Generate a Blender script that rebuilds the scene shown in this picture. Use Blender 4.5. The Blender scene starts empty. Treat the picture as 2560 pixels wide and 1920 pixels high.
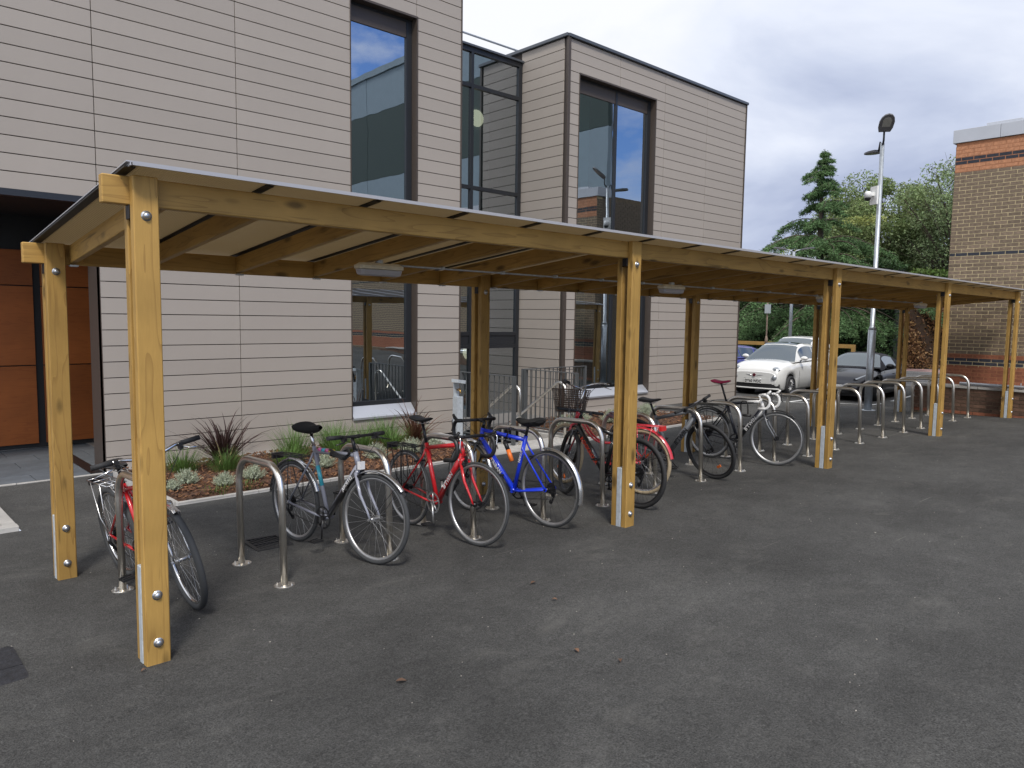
import bpy, bmesh, math, random
import numpy as np
from mathutils import Vector, Matrix, Euler
R = math.radians
random.seed(7)
rng = np.random.default_rng(7)
scene = bpy.context.scene
COL = scene.collection

# ------------------------------------------------------------------ camera, light, exposure
def look():
    yaw, pitch, roll = 0.7458, 0.0879, 0.0137
    f = Vector((math.sin(yaw)*math.cos(pitch), math.cos(yaw)*math.cos(pitch), -math.sin(pitch)))
    r = Vector((math.cos(yaw), -math.sin(yaw), 0)); u = r.cross(f)
    c, s = math.cos(roll), math.sin(roll)
    r2 = r*c + u*s; u2 = u*c - r*s
    m = Matrix((r2, u2, -f)).transposed().to_4x4()
    m.translation = Vector((0, 0, 1.68))
    return m
cam_data = bpy.data.cameras.new('camera')
cam_data.sensor_width = 36; cam_data.lens = 26.3
cam_data.clip_start = 0.05; cam_data.clip_end = 600
cam = bpy.data.objects.new('camera', cam_data); COL.objects.link(cam)
cam.matrix_world = look(); scene.camera = cam
scene.view_settings.view_transform = 'Standard'
try: scene.view_settings.look = 'None'
except Exception: pass
scene.view_settings.exposure = 0.36; scene.view_settings.gamma = 1.0
scene.view_settings.use_curve_mapping = False

SUN_EL, SUN_AZ = 52, 215       # azimuth clockwise from +Y
sd = bpy.data.lights.new('sun', 'SUN'); sd.energy = 2.3; sd.angle = R(10); sd.color = (1, .95, .88)
sun = bpy.data.objects.new('sun', sd); COL.objects.link(sun)
_d = Vector((math.sin(R(SUN_AZ))*math.cos(R(SUN_EL)), math.cos(R(SUN_AZ))*math.cos(R(SUN_EL)), math.sin(R(SUN_EL))))
sun.rotation_euler = _d.to_track_quat('Z', 'Y').to_euler()

world = bpy.data.worlds.new('World'); scene.world = world; world.use_nodes = True
def build_world():
    nt = world.node_tree; nt.nodes.clear(); N = nt.nodes.new; L = nt.links.new
    out = N('ShaderNodeOutputWorld'); bg = N('ShaderNodeBackground'); L(bg.outputs[0], out.inputs[0])
    bg.inputs[1].default_value = 0.1
    sky = N('ShaderNodeTexSky'); sky.sky_type = 'NISHITA'; sky.sun_disc = False
    sky.sun_elevation = R(SUN_EL); sky.sun_rotation = R(SUN_AZ)
    tc = N('ShaderNodeTexCoord')
    mp = N('ShaderNodeMapping'); mp.inputs['Scale'].default_value = (1, 1, 2.1); mp.inputs['Location'].default_value = (.9, .35, .2)
    L(tc.outputs['Generated'], mp.inputs[0])
    n1 = N('ShaderNodeTexNoise'); n1.inputs['Scale'].default_value = 2.3; n1.inputs['Detail'].default_value = 7
    n1.inputs['Roughness'].default_value = .54; n1.inputs['Distortion'].default_value = .35; L(mp.outputs[0], n1.inputs[0])
    # elevation and heading terms: thick grey cloud low in the east, thinner bright cloud higher up
    sep = N('ShaderNodeSeparateXYZ'); L(tc.outputs['Generated'], sep.inputs[0])
    def math_(op, a, b, clamp=False):
        m = N('ShaderNodeMath'); m.operation = op; m.use_clamp = clamp
        for i, v in enumerate((a, b)):
            if isinstance(v, (int, float)): m.inputs[i].default_value = v
            else: L(v, m.inputs[i])
        return m.outputs[0]
    z = sep.outputs['Z']
    low = N('ShaderNodeMapRange'); low.inputs['From Min'].default_value = 0.0; low.inputs['From Max'].default_value = .40
    low.inputs['To Min'].default_value = -.13; low.inputs['To Max'].default_value = .17; L(z, low.inputs[0])
    east = N('ShaderNodeVectorMath'); east.operation = 'DOT_PRODUCT'; L(tc.outputs['Generated'], east.inputs[0]); east.inputs[1].default_value = (.86, .51, 0)
    er = N('ShaderNodeMapRange'); er.inputs['From Min'].default_value = .35; er.inputs['From Max'].default_value = .95; L(east.outputs['Value'], er.inputs[0])
    lw = math_('ADD', math_('MULTIPLY', math_('SUBTRACT', low.outputs[0], .12), er.outputs[0]), .12)
    v = math_('ADD', n1.outputs[0], lw)
    rp = N('ShaderNodeValToRGB'); e = rp.color_ramp.elements
    e[0].position = .30; e[0].color = (3.1, 3.6, 5.1, 1)
    e[1].position = .72; e[1].color = (7.6, 7.75, 8.1, 1)
    a = rp.color_ramp.elements.new(.45); a.color = (5.0, 5.5, 6.8, 1)
    b = rp.color_ramp.elements.new(.56); b.color = (6.5, 6.9, 7.9, 1)
    L(v, rp.inputs[0])
    # cloud is brighter round the veiled sun, a boost added to light the rafters
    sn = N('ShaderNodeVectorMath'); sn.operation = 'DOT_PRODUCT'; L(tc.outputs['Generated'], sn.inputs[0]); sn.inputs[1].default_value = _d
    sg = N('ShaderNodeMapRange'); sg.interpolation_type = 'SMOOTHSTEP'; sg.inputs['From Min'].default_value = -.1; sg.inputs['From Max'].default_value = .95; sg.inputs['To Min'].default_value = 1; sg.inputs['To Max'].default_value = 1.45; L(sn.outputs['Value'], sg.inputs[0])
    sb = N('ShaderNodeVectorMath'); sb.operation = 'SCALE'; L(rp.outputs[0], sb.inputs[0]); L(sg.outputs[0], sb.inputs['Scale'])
    # broken blue sky towards the south-east, clouds with ragged edges
    dot = N('ShaderNodeVectorMath'); dot.operation = 'DOT_PRODUCT'; L(tc.outputs['Generated'], dot.inputs[0])
    dot.inputs[1].default_value = Vector((.52, -.80, .30)).normalized()
    n2 = N('ShaderNodeTexNoise'); n2.inputs['Scale'].default_value = 3.2; n2.inputs['Detail'].default_value = 8
    n2.inputs['Roughness'].default_value = .6; L(mp.outputs[0], n2.inputs[0])
    g = math_('ADD', math_('MULTIPLY', dot.outputs['Value'], 1.1), math_('MULTIPLY', n2.outputs[0], .9))
    gap = N('ShaderNodeMapRange'); gap.inputs['From Min'].default_value = 1.26; gap.inputs['From Max'].default_value = 1.46; L(g, gap.inputs[0])
    mix = N('ShaderNodeMix'); mix.data_type = 'RGBA'
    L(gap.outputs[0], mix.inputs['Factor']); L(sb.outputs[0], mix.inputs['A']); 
    tint = N('ShaderNodeMix'); tint.data_type = 'RGBA'; tint.blend_type = 'MULTIPLY'; tint.inputs['Factor'].default_value = 1
    L(sky.outputs[0], tint.inputs['A']); tint.inputs['B'].default_value = (.75, 1.0, 1.5, 1)
    L(tint.outputs['Result'], mix.inputs['B'])
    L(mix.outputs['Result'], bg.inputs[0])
build_world()

# ------------------------------------------------------------------ helpers
def gz(x, y):
    z = -0.0395*min(y, 7.9)
    if y > 7.9: z -= 0.008*(min(y, 12)-7.9)
    z += 0.005*min(x, 20)
    if x > 12: z -= 0.035*((min(x, 17)-12)/5)**2
    if x > 17: z -= 0.002*(min(x, 40)-17)
    if x > 16.6: z -= 0.045*min(x-16.6, 3.6)
    return z
MATS = {}
def mat(name, color=(.5,.5,.5), rough=.5, metal=0., spec=.5, coat=0., bump=0., bscale=40., var=0., vscale=3., emit=None, estr=1., objvar=0., trans=0., grime=None):
    if name in MATS: return MATS[name]
    m = bpy.data.materials.new(name); m.use_nodes = True; nt = m.node_tree; N = nt.nodes.new; L = nt.links.new
    p = nt.nodes['Principled BSDF']
    p.inputs['Base Color'].default_value = (*color, 1); p.inputs['Roughness'].default_value = rough
    p.inputs['Metallic'].default_value = metal; p.inputs['Specular IOR Level'].default_value = spec
    p.inputs['Coat Weight'].default_value = coat; p.inputs['Coat Roughness'].default_value = .06
    if trans: p.inputs['Transmission Weight'].default_value = trans
    if emit: p.inputs['Emission Color'].default_value = (*emit, 1); p.inputs['Emission Strength'].default_value = estr
    tc = N('ShaderNodeTexCoord')
    last = None
    if var or objvar:
        rgb = N('ShaderNodeRGB'); rgb.outputs[0].default_value = (*color, 1); last = rgb.outputs[0]
        if var:
            n = N('ShaderNodeTexNoise'); n.inputs['Scale'].default_value = vscale; n.inputs['Detail'].default_value = 6; n.inputs['Roughness'].default_value = .65
            L(tc.outputs['Object'], n.inputs[0])
            mr = N('ShaderNodeMapRange'); mr.inputs['From Min'].default_value = .3; mr.inputs['From Max'].default_value = .7
            mr.inputs['To Min'].default_value = 1-var; mr.inputs['To Max'].default_value = 1+var; L(n.outputs[0], mr.inputs[0])
            h = N('ShaderNodeHueSaturation'); L(last, h.inputs['Color']); L(mr.outputs[0], h.inputs['Value']); last = h.outputs[0]
        if objvar:
            oi = N('ShaderNodeObjectInfo'); mr = N('ShaderNodeMapRange'); mr.inputs['To Min'].default_value = 1-objvar; mr.inputs['To Max'].default_value = 1+objvar
            L(oi.outputs['Random'], mr.inputs[0]); h = N('ShaderNodeHueSaturation'); L(last, h.inputs['Color']); L(mr.outputs[0], h.inputs['Value']); last = h.outputs[0]
        L(last, p.inputs['Base Color'])
    if bump:
        n = N('ShaderNodeTexNoise'); n.inputs['Scale'].default_value = bscale; n.inputs['Detail'].default_value = 5; L(tc.outputs['Object'], n.inputs[0])
        b = N('ShaderNodeBump'); b.inputs['Strength'].default_value = bump; b.inputs['Distance'].default_value = .01
        L(n.outputs[0], b.inputs['Height']); L(b.outputs[0], p.inputs['Normal'])
    MATS[name] = m; return m

class MB:
    def __init__(s): s.v = []; s.f = []; s.sm = []
    def add(s, vs, fs, smooth=False):
        b = len(s.v); s.v += [tuple(v) for v in vs]; s.f += [tuple(b+i for i in f) for f in fs]; s.sm += [smooth]*len(fs); return s
    def box(s, c, d, M=None):
        x, y, z = d[0]/2, d[1]/2, d[2]/2
        vs = [Vector((i*x, j*y, k*z)) for i in (-1,1) for j in (-1,1) for k in (-1,1)]
        vs = [(M @ v if M is not None else v) + Vector(c) for v in vs]
        return s.add(vs, [(0,1,3,2),(4,6,7,5),(0,4,5,1),(2,3,7,6),(0,2,6,4),(1,5,7,3)])
    def box2(s, a, b): return s.box([(a[i]+b[i])/2 for i in range(3)], [abs(b[i]-a[i]) for i in range(3)])
    def tube(s, pts, r, n=8, closed=False, cap=True, flat=None):
        pts = [Vector(p) for p in pts]; m = len(pts); rs = r if isinstance(r, (list, tuple)) else [r]*m
        vs = []; nrm = None
        for i, p in enumerate(pts):
            if closed: t = pts[(i+1) % m]-pts[i-1]
            else: t = pts[min(i+1, m-1)]-pts[max(i-1, 0)]
            t = t.normalized() if t.length > 1e-9 else Vector((0,0,1))
            if nrm is None:
                nrm = t.cross(Vector((0,0,1)))
                if nrm.length < .05: nrm = t.cross(Vector((0,1,0)))
            nrm = (nrm - t*nrm.dot(t)); nrm.normalize(); bi = t.cross(nrm)
            for k in range(n):
                a = 2*math.pi*k/n; rr = rs[i]
                fx, fy = (1, 1) if flat is None else flat
                vs.append(p + nrm*math.cos(a)*rr*fx + bi*math.sin(a)*rr*fy)
        fs = []
        for i in range(m if closed else m-1):
            j = (i+1) % m
            for k in range(n):
                l = (k+1) % n; fs.append((i*n+k, i*n+l, j*n+l, j*n+k))
        b = len(s.v); s.add(vs, fs, True)
        if cap and not closed:
            s.f.append(tuple(b+k for k in range(n))[::-1]); s.f.append(tuple(b+(m-1)*n+k for k in range(n))); s.sm += [False, False]
        return s
    def lathe(s, prof, n, M=None, a0=0, a1=2*math.pi, smooth=True):   # prof = [(r, h)], turned about local Z
        M = M or Matrix.Identity(4); full = abs(a1-a0-2*math.pi) < 1e-6; cnt = n if full else n+1; vs = []
        for i in range(cnt):
            a = a0+(a1-a0)*i/n
            for (r, h) in prof: vs.append(M @ Vector((r*math.cos(a), r*math.sin(a), h)))
        m = len(prof); fs = []
        for i in range(n):
            j = (i+1) % cnt
            for k in range(m-1): fs.append((i*m+k, j*m+k, j*m+k+1, i*m+k+1))
        return s.add(vs, fs, smooth)
    def disc(s, c, r, n=16, M=None, h=0.01):
        T = Matrix.Translation(Vector(c)) @ (M or Matrix.Identity(4))
        s.lathe([(0,-h/2),(r,-h/2),(r,h/2),(0,h/2)], n, T, smooth=False); return s
    def grid(s, P, nu, nv, smooth=True, flip=False):
        vs = [P(i/nu, j/nv) for i in range(nu+1) for j in range(nv+1)]
        fs = []
        for i in range(nu):
            for j in range(nv):
                a = i*(nv+1)+j; f = (a, a+1, a+nv+2, a+nv+1); fs.append(f[::-1] if flip else f)
        return s.add(vs, fs, smooth)
    def prism(s, poly, z0, z1, M=None):
        M = M or Matrix.Identity(4); n = len(poly)
        vs = [M @ Vector((x, y, z0)) for x, y in poly]+[M @ Vector((x, y, z1)) for x, y in poly]
        fs = [tuple(range(n))[::-1], tuple(range(n, 2*n))]+[(i, (i+1) % n, n+(i+1) % n, n+i) for i in range(n)]
        return s.add(vs, fs)
    def xf(s, M): s.v = [tuple(M @ Vector(v)) for v in s.v]; return s
    def mesh(s, name):
        me = bpy.data.meshes.new(name); me.from_pydata(s.v, [], s.f); me.polygons.foreach_set('use_smooth', s.sm); me.update()
        return me
    def build(s, name, m, parent=None, world=False):
        if world and parent is not None:
            o_ = wloc(parent); s.v = [(v[0]-o_[0], v[1]-o_[1], v[2]-o_[2]) for v in s.v]
        me = s.mesh(name)
        if m: me.materials.append(m)
        return link(name, me, parent)
def link(name, me, parent=None):
    o = bpy.data.objects.new(name, me); COL.objects.link(o)
    if parent is not None: o.parent = parent
    return o
def wloc(o):
    v = Vector((0,0,0))
    while o is not None: v += o.location; o = o.parent
    return v
def tag(o, label, cat, group=None):
    o['label'] = label; o['category'] = cat
    if group: o['group'] = group
    return o
def thing(name, loc, label, cat, group=None, rz=0):
    o = bpy.data.objects.new(name, None); COL.objects.link(o); o.location = loc; o.rotation_euler = (0, 0, rz)
    o.empty_display_size = .2
    return tag(o, label, cat, group)
def structure(o): o['kind'] = 'structure'; return o
def stuff(o): o['kind'] = 'stuff'; return o
def copy_tree(o, parent=None):
    c = o.copy(); COL.objects.link(c); c.parent = parent
    for ch in list(o.children): copy_tree(ch, c)
    return c
BOXES = {}
def block(name, c, d, m, parent, bev=0.004, rot=None, key=''):
    k = (round(d[0],4), round(d[1],4), round(d[2],4), m.name, bev, key)
    if k not in BOXES:
        bm = bmesh.new(); bmesh.ops.create_cube(bm, size=1); bmesh.ops.scale(bm, vec=d, verts=bm.verts)
        if bev: bmesh.ops.bevel(bm, geom=bm.edges[:], offset=bev, segments=1, affect='EDGES', profile=.5)
        me = bpy.data.meshes.new(name); bm.to_mesh(me); bm.free(); me.materials.append(m); BOXES[k] = me
    o = link(name, BOXES[k], parent); o.location = Vector(c)-wloc(parent) if parent else Vector(c)
    if rot is not None: o.rotation_euler = rot
    return o
def text(name, s, size, M, m, parent, ext=.0006, shear=0, sx=1, bold=0):
    cu = bpy.data.curves.new(name, 'FONT'); cu.body = s; cu.size = size; cu.extrude = ext; cu.align_x = 'CENTER'; cu.align_y = 'CENTER'
    cu.resolution_u = 2; cu.offset = bold; cu.shear = shear
    t = bpy.data.objects.new(name, cu); COL.objects.link(t)
    me = bpy.data.meshes.new_from_object(t); bpy.data.objects.remove(t)
    me.transform(M @ Matrix.Diagonal((sx,1,1,1))); me.materials.clear(); me.materials.append(m)
    return link(name, me, parent)

# ------------------------------------------------------------------ special materials
def wood_mat(name, axis, base=(.42,.255,.070), dark=(.155,.076,.019), knots=True):
    m = bpy.data.materials.new(name); m.use_nodes = True; nt = m.node_tree; N = nt.nodes.new; L = nt.links.new
    p = nt.nodes['Principled BSDF']; p.inputs['Roughness'].default_value = .55; p.inputs['Specular IOR Level'].default_value = .35
    tc = N('ShaderNodeTexCoord'); oi = N('ShaderNodeObjectInfo')
    off = N('ShaderNodeVectorMath'); off.operation = 'SCALE'; off.inputs[0].default_value = (3.1, 5.7, 4.3)
    L(oi.outputs['Random'], off.inputs['Scale'])
    # sample from a random place in a log for each board
    mp = N('ShaderNodeMapping'); sc = [9., 9., 9.]; sc[axis] = .85; mp.inputs['Scale'].default_value = sc
    L(tc.outputs['Object'], mp.inputs[0])
    ad = N('ShaderNodeVectorMath'); ad.operation = 'ADD'; L(mp.outputs[0], ad.inputs[0]); L(off.outputs[0], ad.inputs[1])
    nz = N('ShaderNodeTexNoise'); nz.inputs['Scale'].default_value = .9; nz.inputs['Detail'].default_value = 2; L(ad.outputs[0], nz.inputs[0])
    mul = N('ShaderNodeMath'); mul.operation = 'MULTIPLY'; mul.inputs[1].default_value = 9.; L(nz.outputs[0], mul.inputs[0])
    fr = N('ShaderNodeMath'); fr.operation = 'FRACT'; L(mul.outputs[0], fr.inputs[0])
    ring = N('ShaderNodeValToRGB'); e = ring.color_ramp.elements; e[0].position = 0; e[0].color = (1,1,1,1); e[1].position = 1; e[1].color = (.25,.25,.25,1)
    x = ring.color_ramp.elements.new(.72); x.color = (.92,.92,.92,1); L(fr.outputs[0], ring.inputs[0])
    fine = N('ShaderNodeTexNoise'); fine.inputs['Scale'].default_value = 14; fine.inputs['Detail'].default_value = 4
    L(ad.outputs[0], fine.inputs[0])
    blot = N('ShaderNodeTexNoise'); blot.inputs['Scale'].default_value = 2.2; blot.inputs['Detail'].default_value = 3; L(tc.outputs['Object'], blot.inputs[0])
    mix = N('ShaderNodeMix'); mix.data_type = 'RGBA'; mix.inputs['A'].default_value = (*dark, 1); mix.inputs['B'].default_value = (*base, 1)
    f1 = N('ShaderNodeMath'); f1.operation = 'MULTIPLY_ADD'; L(ring.outputs[0], f1.inputs[0]); f1.inputs[1].default_value = .50; f1.inputs[2].default_value = .22
    f2 = N('ShaderNodeMath'); f2.operation = 'MULTIPLY_ADD'; L(fine.outputs[0], f2.inputs[0]); f2.inputs[1].default_value = .32; L(f1.outputs[0], f2.inputs[2])
    L(f2.outputs[0], mix.inputs['Factor'])
    kn = N('ShaderNodeTexVoronoi'); kn.feature = 'F1'; mk = N('ShaderNodeMapping'); ks = [7.,7.,7.]; ks[axis] = 2.6; mk.inputs['Scale'].default_value = ks
    L(tc.outputs['Object'], mk.inputs[0]); ak = N('ShaderNodeVectorMath'); ak.operation = 'ADD'; L(mk.outputs[0], ak.inputs[0]); L(off.outputs[0], ak.inputs[1])
    kn.inputs['Scale'].default_value = 1.0; L(ak.outputs[0], kn.inputs[0])
    km = N('ShaderNodeMapRange'); km.inputs['From Min'].default_value = .08; km.inputs['From Max'].default_value = .21; km.inputs['To Min'].default_value = .38 if knots else .95; km.inputs['To Max'].default_value = 1; L(kn.outputs['Distance'], km.inputs[0])
    bm_ = N('ShaderNodeMapRange'); bm_.inputs['From Min'].default_value = .3; bm_.inputs['From Max'].default_value = .7; bm_.inputs['To Min'].default_value = .84; bm_.inputs['To Max'].default_value = 1.12; L(blot.outputs[0], bm_.inputs[0])
    ov = N('ShaderNodeMapRange'); ov.inputs['To Min'].default_value = .78; ov.inputs['To Max'].default_value = 1.12; L(oi.outputs['Random'], ov.inputs[0])
    m1 = N('ShaderNodeMath'); m1.operation = 'MULTIPLY'; L(km.outputs[0], m1.inputs[0]); L(bm_.outputs[0], m1.inputs[1])
    mc = N('ShaderNodeMapping'); cs = [26.,26.,26.]; cs[axis] = 1.3; mc.inputs['Scale'].default_value = cs; L(tc.outputs['Object'], mc.inputs[0])
    ac = N('ShaderNodeVectorMath'); ac.operation = 'ADD'; L(mc.outputs[0], ac.inputs[0]); L(off.outputs[0], ac.inputs[1])
    cn = N('ShaderNodeTexNoise'); cn.inputs['Scale'].default_value = 1.; cn.inputs['Detail'].default_value = 5; cn.inputs['Distortion'].default_value = .4; L(ac.outputs[0], cn.inputs[0])
    cr = N('ShaderNodeMapRange'); cr.inputs['From Min'].default_value = .66; cr.inputs['From Max'].default_value = .72; cr.inputs['To Min'].default_value = 1; cr.inputs['To Max'].default_value = .45 if knots else 1.; L(cn.outputs[0], cr.inputs[0])
    m0 = N('ShaderNodeMath'); m0.operation = 'MULTIPLY'; L(m1.outputs[0], m0.inputs[0]); L(cr.outputs[0], m0.inputs[1]); m1 = m0
    m2 = N('ShaderNodeMath'); m2.operation = 'MULTIPLY'; L(m1.outputs[0], m2.inputs[0]); L(ov.outputs[0], m2.inputs[1])
    h = N('ShaderNodeHueSaturation'); L(mix.outputs['Result'], h.inputs['Color']); L(m2.outputs[0], h.inputs['Value'])
    L(h.outputs[0], p.inputs['Base Color'])
    b = N('ShaderNodeBump'); b.inputs['Strength'].default_value = .25; b.inputs['Distance'].default_value = .003; L(f2.outputs[0], b.inputs['Height']); L(b.outputs[0], p.inputs['Normal'])
    return m
WX = wood_mat('pine_grain_x', 0); WY = wood_mat('pine_grain_y', 1); WZ = wood_mat('pine_grain_z', 2)
WDOOR = wood_mat('door_veneer', 0, (.36,.105,.022), (.22,.055,.012), False)

def asphalt_mat(name, base, streaks=1., scale=1.):
    m = bpy.data.materials.new(name); m.use_nodes = True; nt = m.node_tree; N = nt.nodes.new; L = nt.links.new
    p = nt.nodes['Principled BSDF']; p.inputs['Roughness'].default_value = .88; p.inputs['Specular IOR Level'].default_value = .3
    tc = N('ShaderNodeTexCoord')
    def noise(s, det=4, ro=.6, src=None, dist=0):
        n = N('ShaderNodeTexNoise'); n.inputs['Scale'].default_value = s; n.inputs['Detail'].default_value = det; n.inputs['Roughness'].default_value = ro; n.inputs['Distortion'].default_value = dist
        L(src or tc.outputs['Object'], n.inputs[0]); return n.outputs[0]
    def rng_(v, a, b, c, d):
        r = N('ShaderNodeMapRange'); r.inputs['From Min'].default_value = a; r.inputs['From Max'].default_value = b; r.inputs['To Min'].default_value = c; r.inputs['To Max'].default_value = d; L(v, r.inputs[0]); return r.outputs[0]
    def mul(a, b, op='MULTIPLY'):
        q = N('ShaderNodeMath'); q.operation = op; L(a, q.inputs[0])
        if isinstance(b, float): q.inputs[1].default_value = b
        else: L(b, q.inputs[1])
        return q.outputs[0]
    big = rng_(noise(.55, 6, .6), .3, .7, .68, 1.36)
    mid = rng_(noise(5, 6, .7), .25, .75, .8, 1.22)
    agg = rng_(noise(120*scale, 3, .7), .3, .7, .38, 1.75)
    val = mul(mul(mul(big, mid), agg), rng_(noise(38*scale, 6, .85), .3, .7, .62, 1.42))
    # pale scuffs and dust drawn out along the traffic direction
    mp = N('ShaderNodeMapping'); mp.inputs['Rotation'].default_value = (0, 0, R(38)); mp.inputs['Scale'].default_value = (1.0, 1.9, 1); L(tc.outputs['Object'], mp.inputs[0])
    sc = mul(rng_(noise(1.5, 9, .78, mp.outputs[0], .6), .50, .80, 0, .75*streaks), rng_(noise(2.3, 5), .45, .65, .1, 1))
    mp2 = N('ShaderNodeMapping'); mp2.inputs['Rotation'].default_value = (0, 0, R(24)); mp2.inputs['Scale'].default_value = (.45, 20, 1); L(tc.outputs['Object'], mp2.inputs[0])
    sc2 = rng_(noise(1.1, 3, .5, mp2.outputs[0]), .70, .74, 0, .8*streaks)
    sc3 = mul(sc2, rng_(noise(.9, 3), .52, .64, 0, 1.1))
    grit = N('ShaderNodeTexVoronoi'); grit.inputs['Scale'].default_value = 26*scale; L(tc.outputs['Object'], grit.inputs[0])
    g = rng_(grit.outputs['Distance'], .05, .11, 1, 0)
    gsel = mul(g, rng_(grit.outputs['Color'], .74, .76, 0, 1))
    pale = mul(mul(sc, sc3, 'ADD'), gsel, 'ADD')
    pl = mul(pale, 1.0, 'MINIMUM')
    c = N('ShaderNodeHueSaturation'); c.inputs['Color'].default_value = (*base, 1); L(val, c.inputs['Value'])
    mix = N('ShaderNodeMix'); mix.data_type = 'RGBA'; L(c.outputs[0], mix.inputs['A']); mix.inputs['B'].default_value = (base[0]*3.6, base[1]*3.5, base[2]*3.3, 1)
    fa = mul(pl, .62); L(fa, mix.inputs['Factor']); L(mix.outputs['Result'], p.inputs['Base Color'])
    b = N('ShaderNodeBump'); b.inputs['Strength'].default_value = .7; b.inputs['Distance'].default_value = .004
    hh = mul(agg, rng_(noise(60*scale, 3), .3, .7, 0, 1.), 'ADD'); L(hh, b.inputs['Height']); L(b.outputs[0], p.inputs['Normal'])
    return m
ASPH = asphalt_mat('asphalt', (.056, .055, .052))
ASPH_FAR = asphalt_mat('asphalt_road', (.12, .118, .115), .3, .5)

def glass_mat(name, tint=(.48,.56,.55), refl=.42, body=(.02,.03,.03), solid=.25):
    m = bpy.data.materials.new(name); m.use_nodes = True; nt = m.node_tree; N = nt.nodes.new; L = nt.links.new
    nt.nodes.remove(nt.nodes['Principled BSDF']); out = nt.nodes['Material Output']
    gl = N('ShaderNodeBsdfGlossy'); gl.inputs['Roughness'].default_value = .0; gl.inputs['Color'].default_value = (.86,.93,1,1)
    tr = N('ShaderNodeBsdfTransparent'); tr.inputs['Color'].default_value = (*tint, 1)
    df = N('ShaderNodeBsdfDiffuse'); df.inputs['Color'].default_value = (*body, 1)
    m1 = N('ShaderNodeMixShader'); m1.inputs[0].default_value = solid; L(tr.outputs[0], m1.inputs[1]); L(df.outputs[0], m1.inputs[2])
    fr = N('ShaderNodeFresnel'); fr.inputs['IOR'].default_value = 1.5
    a = N('ShaderNodeMath'); a.operation = 'ADD'; a.use_clamp = True; L(fr.outputs[0], a.inputs[0]); a.inputs[1].default_value = refl
    # slight waviness of the panes
    tc = N('ShaderNodeTexCoord'); n = N('ShaderNodeTexNoise'); n.inputs['Scale'].default_value = 1.3; L(tc.outputs['Object'], n.inputs[0])
    b = N('ShaderNodeBump'); b.inputs['Strength'].default_value = .05; b.inputs['Distance'].default_value = .02; L(n.outputs[0], b.inputs['Height']); L(b.outputs[0], gl.inputs['Normal'])
    m2 = N('ShaderNodeMixShader'); L(a.outputs[0], m2.inputs[0]); L(m1.outputs[0], m2.inputs[1]); L(gl.outputs[0], m2.inputs[2])
    L(m2.outputs[0], out.inputs[0]); return m
GLASS = glass_mat('window_glass'); CARGLASS = glass_mat('car_glass', (.32,.40,.40), .10, (.035,.045,.047), .94)

def sheet_mat():
    m = bpy.data.materials.new('ribbed_polycarbonate'); m.use_nodes = True; nt = m.node_tree; N = nt.nodes.new; L = nt.links.new
    p = nt.nodes['Principled BSDF']; p.inputs['Base Color'].default_value = (.17,.15,.12,1); p.inputs['Roughness'].default_value = .3
    tl = N('ShaderNodeBsdfTranslucent'); tl.inputs['Color'].default_value = (.42,.35,.24,1)
    mx = N('ShaderNodeMixShader'); mx.inputs[0].default_value = .6; L(p.outputs[0], mx.inputs[1]); L(tl.outputs[0], mx.inputs[2])
    tc = N('ShaderNodeTexCoord'); w = N('ShaderNodeTexWave'); w.wave_type = 'BANDS'; w.bands_direction = 'X'; w.inputs['Scale'].default_value = 22; L(tc.outputs['Object'], w.inputs[0])
    b = N('ShaderNodeBump'); b.inputs['Strength'].default_value = .8; b.inputs['Distance'].default_value = .003; L(w.outputs[0], b.inputs['Height']); L(b.outputs[0], p.inputs['Normal']); L(b.outputs[0], tl.inputs['Normal'])
    L(mx.outputs[0], nt.nodes['Material Output'].inputs[0]); return m
SHEET = sheet_mat()

GALV = mat('galvanised_steel', (.42,.45,.48), .42, .75, var=.16, vscale=14, bump=.05, bscale=60)
GALVM = mat('galvanised_plate', (.47,.51,.54), .5, .2, var=.15, vscale=20)
STEEL = mat('brushed_stainless', (.76,.73,.67), .3, 1., var=.10, vscale=9, bump=.03, bscale=200)
CONC = mat('kerb_concrete', (.36,.345,.32), .85, var=.16, vscale=7, bump=.3, bscale=70, objvar=.06)
BRONZE = mat('bronze_powder_coat', (.060,.046,.037), .5, .0)
DARKFR = mat('anthracite_frame', (.022,.024,.028), .38, .2)
CLAD = mat('cladding_panel_beige', (.330,.293,.257), .62, spec=.35, objvar=.035, var=.03, vscale=1.5, bump=.03, bscale=160)
JOINT = mat('cladding_backing', (.05,.04,.035), .9)
SILLM = mat('aluminium_sill', (.42,.43,.46), .35, .45)
RUB = mat('black_rubber', (.022,.022,.023), .75, bump=.15, bscale=150)
BLK = mat('black_plastic', (.016,.016,.017), .42)
BLKM = mat('black_metal', (.02,.02,.022), .3, .3)
CHR = mat('polished_alloy', (.62,.62,.62), .18, 1.)
ALLOY = mat('dull_alloy', (.45,.45,.45), .38, .85)
GREYP = mat('railing_grey_paint', (.075,.08,.082), .45)
SLAB = mat('slate_paving', (.10,.112,.125), .7, var=.16, vscale=4, bump=.1, bscale=50, objvar=.12)
WHITEP = mat('road_paint', (.62,.62,.60), .7, var=.22, vscale=9)
MULCH = mat('bark_soil', (.075,.035,.018), .95, var=.45, vscale=22, bump=1., bscale=60)
CHIP = [mat('bark_chip_%s' % n, c, .9, var=.3, vscale=30) for n, c in (('tan', (.20,.098,.045)), ('brown', (.11,.048,.024)), ('dark', (.05,.023,.014)))]

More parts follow.
